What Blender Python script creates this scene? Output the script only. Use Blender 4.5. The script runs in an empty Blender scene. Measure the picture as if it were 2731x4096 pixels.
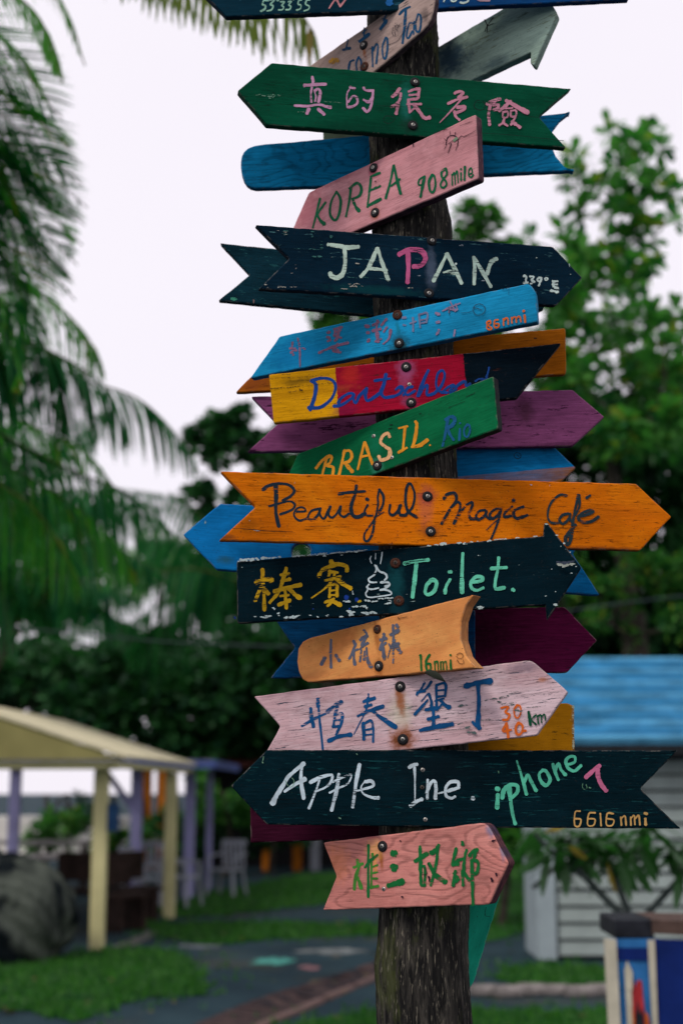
import bpy, bmesh, math, random
import numpy as np
from mathutils import Vector, Matrix
R = math.radians
random.seed(7); rng = np.random.default_rng(7)
scene = bpy.context.scene
col = scene.collection

# ------------------------------------------------------------------ camera
EYE = 1.75; PITCH = R(10.96); F = 5690.0; CX, CY = 1365.5, 2048.0
cam_d = bpy.data.cameras.new('camera'); cam = bpy.data.objects.new('camera', cam_d); col.objects.link(cam)
cam.location = (0, 0, EYE); cam.rotation_euler = (R(90) + PITCH, 0, 0)
cam_d.sensor_fit = 'HORIZONTAL'; cam_d.sensor_width = 24.0; cam_d.lens = 50.0
cam_d.clip_start = 0.05; cam_d.clip_end = 2000
cam_d.dof.use_dof = True; cam_d.dof.focus_distance = 2.44; cam_d.dof.aperture_fstop = 3.1; cam_d.dof.aperture_blades = 0
scene.camera = cam

# ------------------------------------------------------------------ sky and light (soft, late overcast)
SUN_EL, SUN_AZ = 50.0, 216.0          # azimuth clockwise from +Y (the viewing direction): behind the camera, to the left
world = bpy.data.worlds.new('World'); scene.world = world; world.use_nodes = True
nt = world.node_tree; nt.nodes.clear()
wo = nt.nodes.new('ShaderNodeOutputWorld'); bg = nt.nodes.new('ShaderNodeBackground')
sky = nt.nodes.new('ShaderNodeTexSky'); sky.sky_type = 'NISHITA'; sky.sun_disc = False
sky.sun_elevation = R(SUN_EL); sky.sun_rotation = R(SUN_AZ); sky.air_density = 1.0; sky.dust_density = 2.0
mx = nt.nodes.new('ShaderNodeMix'); mx.data_type = 'RGBA'; mx.inputs[0].default_value = 0.93
wn = nt.nodes.new('ShaderNodeTexNoise'); wn.inputs['Scale'].default_value = 2.2; wn.inputs['Detail'].default_value = 4
cm = nt.nodes.new('ShaderNodeMix'); cm.data_type = 'RGBA'; nt.links.new(wn.outputs['Fac'], cm.inputs[0])
cm.inputs[6].default_value = (9.7, 9.1, 10.1, 1); cm.inputs[7].default_value = (10.5, 10.0, 10.6, 1)
wt = nt.nodes.new('ShaderNodeTexCoord'); nt.links.new(wt.outputs['Generated'], wn.inputs['Vector'])
nt.links.new(cm.outputs[2], mx.inputs[7]); nt.links.new(sky.outputs[0], mx.inputs[6])   # the even layer of cloud
nt.links.new(mx.outputs[2], bg.inputs[0]); bg.inputs[1].default_value = 0.10
nt.links.new(bg.outputs[0], wo.inputs[0])
sd = bpy.data.lights.new('sun', 'SUN'); sun = bpy.data.objects.new('sun', sd); col.objects.link(sun)
sd.energy = 1.5; sd.angle = R(11); sd.color = (1.0, 0.93, 0.86)
az, el = R(SUN_AZ), R(SUN_EL)
to_sun = Vector((math.sin(az) * math.cos(el), math.cos(az) * math.cos(el), math.sin(el)))
sun.rotation_euler = to_sun.to_track_quat('Z', 'Y').to_euler(); sun.location = (0, 0, 20)
vs = scene.view_settings; vs.view_transform = 'Standard'; vs.look = 'None'; vs.exposure = 0.0; vs.gamma = 1.0
vs.use_curve_mapping = False
scene.cycles.max_bounces = 6; scene.cycles.transparent_max_bounces = 12

# ------------------------------------------------------------------ helpers
cp, sp = math.cos(PITCH), math.sin(PITCH)
def ray(px, py):
    dx, dv = (px - CX) / F, (CY - py) / F
    return Vector((dx, cp - dv * sp, sp + dv * cp))
def at(px, py, Y):
    d = ray(px, py); return Vector((0, 0, EYE)) + d * (Y / d.y)
def gp(px, py, z=0.0):
    d = ray(px, py); return Vector((0, 0, EYE)) + d * ((z - EYE) / d.z)
def lin(r, g, b):
    f = lambda c: (c / 255) / 12.92 if c / 255 <= 0.04045 else ((c / 255 + 0.055) / 1.055) ** 2.4
    return (f(r), f(g), f(b), 1)
def alb(r, g, b, k=1.25):
    return tuple(min(0.88, c * k * q) for c, q in zip(lin(r, g, b)[:3], (0.90, 1.06, 1.04))) + (1,)
def tag(o, label=None, cat=None, group=None, kind=None):
    if label: o['label'] = label
    if cat: o['category'] = cat
    if group: o['group'] = group
    if kind: o['kind'] = kind
    return o
def empty(name, loc=(0, 0, 0), rot=None):
    o = bpy.data.objects.new(name, None); col.objects.link(o); o.location = loc
    if rot is not None: o.rotation_euler = rot
    o.empty_display_size = 0.1
    return o
def link(name, me, parent=None, mat=None, mw=None):
    o = bpy.data.objects.new(name, me); col.objects.link(o)
    if mat is not None and not me.materials: me.materials.append(mat)
    if parent is not None: o.parent = parent
    if mw is not None: o.matrix_local = mw
    return o
def mesh_np(name, V, Fc, smooth=False):
    """V (n,3); Fc (m,k) all the same size"""
    me = bpy.data.meshes.new(name); V = np.asarray(V, dtype=np.float32); Fc = np.asarray(Fc, dtype=np.int32)
    k = Fc.shape[1]; me.vertices.add(len(V)); me.vertices.foreach_set('co', V.ravel())
    me.loops.add(Fc.size); me.loops.foreach_set('vertex_index', Fc.ravel())
    me.polygons.add(len(Fc)); me.polygons.foreach_set('loop_start', np.arange(0, Fc.size, k, dtype=np.int32))
    try: me.polygons.foreach_set('loop_total', np.full(len(Fc), k, dtype=np.int32))
    except Exception: pass
    me.update(calc_edges=True); me.validate()
    if smooth: me.polygons.foreach_set('use_smooth', np.ones(len(Fc), dtype=bool))
    return me
def bm_mesh(name, bm, smooth=False):
    me = bpy.data.meshes.new(name); bm.normal_update(); bm.to_mesh(me); bm.free()
    if smooth: me.polygons.foreach_set('use_smooth', np.ones(len(me.polygons), dtype=bool))
    return me
def add_box(bm, c, s, rot=None, bev=0.0):
    M = Matrix.Translation(c) @ (rot if rot is not None else Matrix.Identity(4)) @ Matrix.Diagonal((s[0], s[1], s[2], 1))
    r = bmesh.ops.create_cube(bm, size=1, matrix=M)
    if bev:
        es = {e for v in r['verts'] for e in v.link_edges}
        bmesh.ops.bevel(bm, geom=list(es), offset=bev, segments=1, affect='EDGES')
def box_me(name, c, s, rot=None, bev=0.0):
    bm = bmesh.new(); add_box(bm, c, s, rot, bev); return bm_mesh(name, bm)
def beam(bm, a, b, w, t, bev=0.0):
    a, b = Vector(a), Vector(b); d = b - a
    q = d.to_track_quat('Z', 'Y').to_matrix().to_4x4()
    add_box(bm, (a + b) / 2, (w, t, d.length), q, bev)
def tube_np(pts, rads, n=8):
    pts = [Vector(p) for p in pts]; V = []; Fc = []
    ref = Vector((0.3, 1, 0.2)).normalized()
    for i, p in enumerate(pts):
        t = (pts[min(i + 1, len(pts) - 1)] - pts[max(i - 1, 0)]).normalized()
        u = t.cross(ref).normalized(); v = t.cross(u)
        for k in range(n):
            a = 2 * math.pi * k / n; V.append(p + (u * math.cos(a) + v * math.sin(a)) * rads[i])
    for i in range(len(pts) - 1):
        for k in range(n):
            a = i * n + k; b = i * n + (k + 1) % n; Fc.append((a, b, b + n, a + n))
    return [tuple(v) for v in V], Fc
def tubes_me(name, tubes, n=8):
    V, Fc = [], []
    for pts, rads in tubes:
        v, f = tube_np(pts, rads, n); o = len(V); V += v; Fc += [tuple(i + o for i in q) for q in f]
    return mesh_np(name, V, Fc, smooth=True)
def catmull(P, n=6):
    P = [np.array(p, float) for p in P]
    if len(P) < 2: return P
    out = []
    Q = [2 * P[0] - P[1]] + P + [2 * P[-1] - P[-2]]
    for i in range(1, len(Q) - 2):
        for k in range(n):
            t = k / n; a, b, c, d = Q[i - 1], Q[i], Q[i + 1], Q[i + 2]
            out.append(0.5 * ((2 * b) + (c - a) * t + (2 * a - 5 * b + 4 * c - d) * t * t + (3 * b - a - 3 * c + d) * t ** 3))
    out.append(P[-1]); return out

# ------------------------------------------------------------------ material builder
class NB:
    def __init__(s, name):
        s.m = bpy.data.materials.new(name); s.m.use_nodes = True; s.t = s.m.node_tree; s.t.nodes.clear()
        s.out = s.t.nodes.new('ShaderNodeOutputMaterial'); s.b = s.t.nodes.new('ShaderNodeBsdfPrincipled'); s.b.inputs['Specular IOR Level'].default_value = 0.08
        s.t.links.new(s.b.outputs[0], s.out.inputs[0]); s.tc = s.t.nodes.new('ShaderNodeTexCoord')
    def L(s, a, b): s.t.links.new(a, b)
    def n(s, k): return s.t.nodes.new(k)
    def mapped(s, scale=(1, 1, 1), loc=(0, 0, 0), src='Object'):
        m = s.n('ShaderNodeMapping'); m.inputs['Scale'].default_value = scale; m.inputs['Location'].default_value = loc
        s.L(s.tc.outputs[src], m.inputs[0]); return m.outputs[0]
    def noise(s, vec, scale, detail=3, rough=0.55, dist=0.0):
        x = s.n('ShaderNodeTexNoise'); x.inputs['Scale'].default_value = scale; x.inputs['Detail'].default_value = detail
        x.inputs['Roughness'].default_value = rough; x.inputs['Distortion'].default_value = dist
        s.L(vec, x.inputs['Vector']); return x.outputs['Fac']
    def ramp(s, v, lo, hi, a=0.0, b=1.0):
        x = s.n('ShaderNodeMapRange'); x.inputs[1].default_value = lo; x.inputs[2].default_value = hi
        x.inputs[3].default_value = a; x.inputs[4].default_value = b; s.L(v, x.inputs[0]); return x.outputs[0]
    def math(s, op, a, b=None):
        x = s.n('ShaderNodeMath'); x.operation = op
        for i, v in enumerate((a, b)):
            if v is None: continue
            if isinstance(v, (int, float)): x.inputs[i].default_value = v
            else: s.L(v, x.inputs[i])
        return x.outputs[0]
    def mix(s, f, a, b, mode='MIX'):
        x = s.n('ShaderNodeMix'); x.data_type = 'RGBA'; x.blend_type = mode
        for i, v in ((0, f), (6, a), (7, b)):
            if isinstance(v, (int, float)): x.inputs[i].default_value = v
            elif isinstance(v, tuple): x.inputs[i].default_value = v
            else: s.L(v, x.inputs[i])
        return x.outputs[2]
    def bump(s, h, st=0.3, d=0.001, prev=None):
        x = s.n('ShaderNodeBump'); x.inputs['Strength'].default_value = st; x.inputs['Distance'].default_value = d
        s.L(h, x.inputs['Height'])
        if prev is not None: s.L(prev, x.inputs['Normal'])
        return x.outputs[0]
    def set(s, color=None, rough=None, normal=None, **kw):
        for k, v in (('Base Color', color), ('Roughness', rough), ('Normal', normal)):
            if v is None: continue
            if isinstance(v, (int, float, tuple)): s.b.inputs[k].default_value = v
            else: s.L(v, s.b.inputs[k])
        for k, v in kw.items(): s.b.inputs[k].default_value = v
        return s.m
def simple(name, c, rough=0.7, var=0.15, scale=8.0, bump=0.2, bd=0.002, **kw):
    s = NB(name); v = s.mapped(); f = s.noise(v, scale, 5)
    c2 = tuple(x * (1 - 2 * var) for x in c[:3]) + (1,); c3 = tuple(min(0.9, x * (1 + var)) for x in c[:3]) + (1,)
    return s.set(s.mix(s.ramp(f, 0.3, 0.7), c2, c3), rough, s.bump(s.noise(v, scale * 4, 4), bump, bd), **kw)
# ------------------------------------------------------------------ painted, weathered wood
def wood(name, base, bands=(), zband=None, wear=None, wamt=0.0, wscale=(14, 40, 60), streak=0.35, crack=0.5, rings=0.0,
         stains_and_light=(), edge=0.5, rough=0.62, zfade=None, bumpk=1.0, ringfreq=5.0, spec=0.03, edgewear=0.35):
    s = NB(name); o = (random.uniform(0, 9), random.uniform(0, 9), random.uniform(0, 9))
    sx = s.n('ShaderNodeSeparateXYZ'); s.L(s.tc.outputs['Object'], sx.inputs[0]); X, Z = sx.outputs['X'], sx.outputs['Z']
    c = base
    edgejit = s.noise(s.mapped((30, 30, 200), o), 1.0, 2)
    for x0, cc in bands:
        xj = s.math('ADD', X, s.ramp(edgejit, 0, 1, -0.002, 0.002))
        c = s.mix(s.ramp(xj, x0 - 0.0006, x0 + 0.0006), c, cc)
    if zband:
        zj = s.math('ADD', s.math('ADD', Z, s.math('MULTIPLY', X, zband[2])), s.ramp(edgejit, 0, 1, -0.0015, 0.0015))
        c = s.mix(s.ramp(zj, zband[0] - 0.0006, zband[0] + 0.0006), zband[1], c)
    big = s.noise(s.mapped((7, 7, 14), o), 1.0, 4, 0.6)
    DK = (0.16, 0.16, 0.16, 1)
    c = s.mix(s.ramp(big, 0.3, 0.7, 0.45, 0.0), c, DK, 'MULTIPLY')
    fade = s.noise(s.mapped((5, 5, 9), (o[1], o[2], o[0])), 1.0, 5, 0.65, 0.6)       # sun fading in patches
    c = s.mix(s.ramp(fade, 0.48, 0.68, 0.0, 0.55), c, tuple(min(0.85, q * 1.45 + 0.002) for q in base[:3]) + (1,)) if not bands else c
    fine = s.noise(s.mapped((28, 300, 480), o), 1.0, 4, 0.65, 0.4)
    c = s.mix(s.ramp(fine, 0.42, 0.68, 0.0, streak * 0.8), c, DK, 'MULTIPLY')
    lite = s.noise(s.mapped((22, 200, 330), (o[1], o[2], o[0])), 1.0, 4, 0.6, 0.3)
    c = s.mix(s.ramp(lite, 0.52, 0.72, 0.0, streak * 0.6), c, tuple(min(0.85, q * 1.6 + 0.003) for q in base[:3]) + (1,)) if not bands else c
    speck = s.noise(s.mapped((260, 300, 500), o), 1.0, 2, 0.5)
    c = s.mix(s.ramp(speck, 0.66, 0.72, 0.0, 0.55), c, (0.02, 0.018, 0.018, 1))
    h = s.math('MULTIPLY', fine, 0.6)
    if rings:
        rn = s.noise(s.mapped((ringfreq, 4, ringfreq * 2.4), o), 1.0, 2, 0.45, 0.2)
        rw = s.math('SINE', s.math('ADD', s.math('MULTIPLY', rn, 75.0), s.math('MULTIPLY', Z, 160.0)))
        rw = s.ramp(s.math('ADD', rw, s.ramp(fine, .3, .7, -.5, .5)), -0.6, 1.1)
        c = s.mix(s.ramp(rw, 0.45, 1.0, 0.0, rings), c, tuple(q * 0.22 for q in base[:3]) + (1,))
        h = s.math('SUBTRACT', h, s.math('MULTIPLY', rw, 0.6 * rings))
    if wear:
        m1 = s.noise(s.mapped(wscale, (o[2], o[0], o[1])), 1.0, 6, 0.68)
        m2 = s.noise(s.mapped((45, 200, 420), o), 1.0, 3, 0.6)
        m = s.math('ADD', s.math('MULTIPLY', m1, 0.62), s.math('MULTIPLY', m2, 0.38))
        th = 0.66 - 0.22 * wamt; wm = s.ramp(m, th, th + 0.018)
        c = s.mix(wm, c, wear); h = s.math('SUBTRACT', h, s.math('MULTIPLY', wm, 0.35))
    cr = s.noise(s.mapped((7, 60, 240), (o[1], o[0], o[2])), 1.0, 3, 0.55, 0.25)
    cm = s.ramp(s.math('ABSOLUTE', s.math('SUBTRACT', cr, 0.5)), 0.0, 0.012, 1.0, 0.0)
    cg = s.ramp(s.noise(s.mapped((9, 9, 22), (o[2], o[1], o[0])), 1.0, 2), 0.5, 0.62)
    cm = s.math('MULTIPLY', s.math('MULTIPLY', cm, cg), crack)
    c = s.mix(cm, c, (0.008, 0.007, 0.008, 1)); h = s.math('SUBTRACT', h, s.math('MULTIPLY', cm, 1.2))
    jn = s.noise(s.mapped((90, 90, 90), o), 1.0, 4, 0.6)
    for (x, z, rx, rz, cc, st) in stains_and_light:
        dx = s.math('DIVIDE', s.math('SUBTRACT', X, x), rx); dz = s.math('DIVIDE', s.math('SUBTRACT', Z, z), rz)
        d = s.math('SQRT', s.math('ADD', s.math('MULTIPLY', dx, dx), s.math('MULTIPLY', dz, dz)))
        d = s.math('ADD', d, s.ramp(jn, 0.2, 0.8, -0.3, 0.3))
        mr = s.n('ShaderNodeMapRange'); mr.interpolation_type = 'SMOOTHSTEP'; mr.inputs[1].default_value = 1.0; mr.inputs[2].default_value = 0.15
        mr.inputs[3].default_value = 0.0; mr.inputs[4].default_value = st; s.L(d, mr.inputs[0])
        c = s.mix(mr.outputs[0], c, cc)
    sy = sx.outputs['Y']; side = s.ramp(sy, 0.0016, 0.0030)          # sawn sides: dirtier, thinner paint
    dirt = s.ramp(s.noise(s.mapped((60, 300, 60), o), 1.0, 4, 0.6), 0.3, 0.7, 0.25 if edge <= 1 else 0.6, 0.8)
    c = s.mix(s.math('MULTIPLY', side, s.math('MULTIPLY', dirt, edge)), c, (0.045, 0.04, 0.045, 1) if edge <= 1 else (0.028, 0.014, 0.026, 1))
    rim = s.math('MULTIPLY', s.ramp(sy, 0.00005, 0.0004), s.ramp(sy, 0.0032, 0.0020))      # worn arris
    rimn = s.ramp(s.noise(s.mapped((55, 55, 55), o), 1.0, 5, 0.7), 0.50, 0.58, 0.0, edgewear)
    c = s.mix(s.math('MULTIPLY', rim, rimn), c, (0.22, 0.195, 0.165, 1))
    rg = s.ramp(fine, 0.3, 0.7, rough, min(0.95, rough + 0.2))
    n1 = s.bump(h, 0.55 * bumpk, 0.0012)
    s.b.inputs['Specular IOR Level'].default_value = spec
    return s.set(c, rg, n1)

def paint(name, c, dry=0.25, rough=0.5):
    """brush paint: thin places and dry-brush gaps follow the grain"""
    s = NB(name); o = (random.uniform(0, 9),) * 3
    v = s.noise(s.mapped((40, 40, 60), o), 1.0, 4, 0.6)
    c2 = tuple(x * 0.6 for x in c[:3]) + (1,); dry = dry + 0.10 if dry > 0.01 else dry
    cc = s.mix(s.ramp(v, 0.3, 0.7), c2, c)
    d1 = s.noise(s.mapped((50, 300, 520), o), 1.0, 3, 0.6); d2 = s.noise(s.mapped((16, 16, 26), o), 1.0, 3, 0.5)
    m = s.math('ADD', s.math('MULTIPLY', d1, 0.6), s.math('MULTIPLY', d2, 0.4))
    th = 0.33 + 0.17 * dry
    s.L(s.ramp(m, th - 0.015, th + 0.03, 0.0 if dry > 0.01 else 1.0, 1.0), s.b.inputs['Alpha'])
    return s.set(cc, rough, s.bump(v, 0.4, 0.0006))

M_WASH = simple('washer_rubber', (0.018, 0.018, 0.02, 1), 0.55, 0.3, 300, 0.4, 0.0004)
M_WASHR = simple('washer_rust', (0.07, 0.028, 0.018, 1), 0.8, 0.4, 300, 0.6, 0.0006)
M_SCREW = simple('screw_steel', (0.42, 0.40, 0.36, 1), 0.38, 0.25, 500, 0.3, 0.0002, Metallic=0.85)
M_SCREWD = simple('screw_dull', (0.09, 0.08, 0.07, 1), 0.6, 0.3, 500, 0.3, 0.0002, Metallic=0.6)
M_SLOT = simple('screw_recess', (0.006, 0.006, 0.006, 1), 0.9)

def lathe_y(prof, n=20):
    """profile (r, y) spun about local Y, y negative = towards the viewer"""
    V, Fc = [], []
    for r, y in prof:
        for k in range(n):
            a = 2 * math.pi * k / n; V.append((r * math.cos(a), y, r * math.sin(a)))
    for i in range(len(prof) - 1):
        for k in range(n):
            a = i * n + k; b = i * n + (k + 1) % n; Fc.append((a, a + n, b + n, b))
    return mesh_np('m', V, Fc, True)
ME_WASH = lathe_y([(0.0001, -0.0028), (0.0042, -0.003), (0.0074, -0.0026), (0.0088, -0.0016), (0.0092, 0.0)])
ME_WASHR = ME_WASH.copy(); ME_WASH.materials.append(M_WASH); ME_WASHR.materials.append(M_WASHR)
ME_SCREW = lathe_y([(0.0001, -0.0009), (0.0022, -0.0009), (0.0033, -0.0005), (0.0037, 0.0)], 16)
ME_SCREWD = ME_SCREW.copy(); ME_SCREW.materials.append(M_SCREW); ME_SCREWD.materials.append(M_SCREWD)
def cross_me():
    bm = bmesh.new()
    add_box(bm, (0, -0.00095, 0), (0.0042, 0.0002, 0.0010)); add_box(bm, (0, -0.00097, 0), (0.0010, 0.0002, 0.0042))
    m = bm_mesh('recess', bm); m.materials.append(M_SLOT); return m
ME_CROSS = cross_me()

# ------------------------------------------------------------------ the pole
POLE_Y = 2.5
POLE = [(-900, 1560, 120), (-300, 1590, 130), (160, 1610, 143), (700, 1622, 142), (900, 1648, 160), (1100, 1655, 163), (1400, 1654, 160),
        (1850, 1664, 163), (2300, 1680, 172), (2900, 1692, 182), (3640, 1698, 189), (3760, 1692, 189), (3870, 1686, 197), (3960, 1692, 196),
        (4096, 1700, 199), (4600, 1705, 205), (6500, 1720, 230), (9000, 1740, 270)]
PZ = []
for py, pcx, pr in POLE:
    c = at(pcx, py, POLE_Y); e = at(pcx + pr, py, POLE_Y); PZ.append((c.z, c.x, (e - c).length * 0.985))
PZ = [p for p in PZ if p[0] > -0.2]
g0 = PZ[-1]; PZ.append((-0.3, g0[1] + 0.005, g0[2] * 1.08)); PZ.sort()
def pole_at(z):
    zs = [p[0] for p in PZ]; return float(np.interp(z, zs, [p[1] for p in PZ])), float(np.interp(z, zs, [p[2] for p in PZ]))

def rounded(P, rad):
    """round the corners of a 2D polygon; P list of (x,z) or (x,z,r)"""
    out = []; n = len(P)
    for i in range(n):
        p = np.array(P[i][:2]); a = np.array(P[i - 1][:2]); b = np.array(P[(i + 1) % n][:2])
        r = P[i][2] if len(P[i]) > 2 else rad
        la, lb = np.linalg.norm(a - p), np.linalg.norm(b - p); r = min(r, la * 0.4, lb * 0.4)
        q0 = p + (a - p) / la * r; q1 = p + (b - p) / lb * r
        for t in (0.0, 0.35, 0.65, 1.0): out.append((1 - t) ** 2 * q0 + 2 * t * (1 - t) * p + t * t * q1)
    return out

class Board:
    def __init__(s, outline, yaw, axis_px, side='front', off=0.0, thick=0.016, edge_pts=None, round_px=7, hole=None, rough_edge=0.0005, zpx=None):
        s.yaw = R(yaw); s.t = thick
        cx_ = sum(p[0] for p in outline) / len(outline); cy_ = sum(p[1] for p in outline) / len(outline)
        zc = at(cx_, zpx or axis_px, POLE_Y).z; ax, ar = pole_at(zc)
        nb = Vector((math.sin(s.yaw), math.cos(s.yaw), 0)); u = Vector((math.cos(s.yaw), -math.sin(s.yaw), 0))
        if side == 'front': p0 = Vector((ax, POLE_Y, zc)) - nb * (ar * 0.985 + thick + off)
        else: p0 = Vector((ax, POLE_Y, zc)) + nb * (ar * 0.985 + off)
        s.nb, s.p0 = nb, p0
        e0, e1 = edge_pts if edge_pts is not None else (outline[0], outline[1])
        A, B_ = s.world(*e0), s.world(*e1)
        if (B_ - A).dot(u) < 0: A, B_ = B_, A
        X = (B_ - A).normalized(); Z = X.cross(nb).normalized()
        s.X, s.Z = X, Z; s.o = s.world(axis_px_x(outline), cy_)
        s.M = Matrix((( X.x, nb.x, Z.x, s.o.x), (X.y, nb.y, Z.y, s.o.y), (X.z, nb.z, Z.z, s.o.z), (0, 0, 0, 1)))
        s.outline = outline; s.round = round_px; s.hole = hole; s.re = rough_edge
    def world(s, px, py):
        d = ray(px, py); o = Vector((0, 0, EYE)); return o + d * ((s.p0 - o).dot(s.nb) / d.dot(s.nb))
    def loc(s, px, py):
        w = s.world(px, py) - s.o; return (w.dot(s.X), w.dot(s.Z))
    def build_mesh(s, name):
        rr = 0.5 * (s.world(s.outline[0][0] + 10, s.outline[0][1]) - s.world(*s.outline[0][:2])).length / 5 * s.round
        P = rounded([s.loc(p[0], p[1]) + ((p[2] * rr / s.round,) if len(p) > 2 else ()) for p in s.outline], rr)
        Q = []                                       # subdivide the long sides and let the saw wander
        n = len(P); ph = random.uniform(0, 9)
        for i in range(n):
            a, b = P[i], P[(i + 1) % n]; Ln = np.linalg.norm(b - a); k = max(1, int(Ln / 0.012)); nn = np.array([-(b - a)[1], (b - a)[0]]) / max(Ln, 1e-6)
            for j in range(k):
                q = a + (b - a) * j / k
                w = math.sin(q[0] * 70 + ph) * 0.5 + math.sin(q[0] * 190 + q[1] * 230 + ph * 2) * 0.5 + random.uniform(-.35, .35)
                Q.append(q + nn * w * s.re * (1 if j else 0.3))
        H = []
        if s.hole:
            hc = np.array(s.loc(*s.hole[:2])); hr = s.hole[2]
            H = [hc + hr * np.array([math.cos(-t), math.sin(-t)]) for t in np.linspace(0, 2 * math.pi, 25)[:-1]]
        bm = bmesh.new(); b = 0.0022
        def ring(Qs, y, inset):
            n = len(Qs); out = []
            for i in range(n):
                a, p, c = Qs[i - 1], Qs[i], Qs[(i + 1) % n]
                e1 = (p - a) / max(np.linalg.norm(p - a), 1e-7); e2 = (c - p) / max(np.linalg.norm(c - p), 1e-7)
                t = e1 + e2; t /= max(np.linalg.norm(t), 1e-6); nrm = np.array([-t[1], t[0]])
                out.append(bm.verts.new((p[0] + nrm[0] * inset * s.sgn, y, p[1] + nrm[1] * inset * s.sgn)))
            return out
        def area(Qs): return 0.5 * sum(Qs[i][0] * Qs[(i + 1) % len(Qs)][1] - Qs[(i + 1) % len(Qs)][0] * Qs[i][1] for i in range(len(Qs)))
        loops = []
        for Qs, isH in ((Q, 0), (H, 1)):
            if not len(Qs): continue
            s.sgn = (1 if area(Qs) > 0 else -1) * (-1 if isH else 1)
            rs = [ring(Qs, 0.0, b), ring(Qs, b * 0.35, b * 0.35), ring(Qs, b, 0.0), ring(Qs, s.t - b, 0.0), ring(Qs, s.t, b)]
            m = len(Qs)
            for r0, r1 in zip(rs, rs[1:]):
                for i in range(m):
                    try: bm.faces.new((r0[i], r0[(i + 1) % m], r1[(i + 1) % m], r1[i]))
                    except ValueError: pass
            loops.append((rs[0], rs[-1]))
        for side in (0, 1):
            es = []
            for lp in loops:
                L_ = lp[side]
                for i in range(len(L_)):
                    e = bm.edges.get((L_[i], L_[(i + 1) % len(L_)]))
                    if e: es.append(e)
            bmesh.ops.triangle_fill(bm, use_beauty=True, use_dissolve=False, edges=es)
        bmesh.ops.recalc_face_normals(bm, faces=bm.faces)
        return bm_mesh(name, bm)
def axis_px_x(outline):
    xs = [p[0] for p in outline]; return (min(xs) + max(xs)) / 2

def stroke_geo(bd, pts, w0, w1, jag, depth0, V, Fc):
    """brush stroke -> ribbon in the plane of the board, laid a hair proud of it"""
    C = catmull(pts, 5) if len(pts) > 2 else [np.array(pts[0], float) + (np.array(pts[-1], float) - np.array(pts[0], float)) * t for t in np.linspace(0, 1, 6)]
    n = len(C); base = len(V); T = []
    for i in range(n):
        t = C[min(i + 1, n - 1)] - C[max(i - 1, 0)]; l = np.linalg.norm(t); T.append(t / l if l > 1e-6 else np.array([1.0, 0.0]))
    rows = []
    def row(c, t, w, k):
        nn = np.array([-t[1], t[0]])
        a = c + nn * w * (0.5 + random.uniform(-jag, jag)); b = c - nn * w * (0.5 + random.uniform(-jag, jag)); rows.append((a, b, k))
    for q in (0.25, 0.7, 0.93):
        row(C[0] - T[0] * w0 * 0.5 * (1 - q) , T[0], w0 * math.sin(q * math.pi / 2) * 1.02, 0)
    ph1, ph2 = random.uniform(0, 6), random.uniform(0, 6)
    for i in range(n):
        q = i / (n - 1); row(C[i], T[i], (w0 + (w1 - w0) * q) * (1 + .13 * math.sin(q * 5 + ph1) + .07 * math.sin(q * 13 + ph2)), q)
    for q in (0.93, 0.7, 0.25):
        row(C[-1] + T[-1] * w1 * 0.5 * (1 - q), T[-1], w1 * math.sin(q * math.pi / 2) * 1.02, 1)
    for a, b, k in rows:
        y = -(depth0 + 0.00012 * k)
        xa, za = bd.loc(*a); xb, zb = bd.loc(*b); V.append((xa, y, za)); V.append((xb, y, zb))
    for i in range(len(rows) - 1):
        o = base + 2 * i; Fc.append((o, o + 1, o + 3, o + 2))

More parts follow.
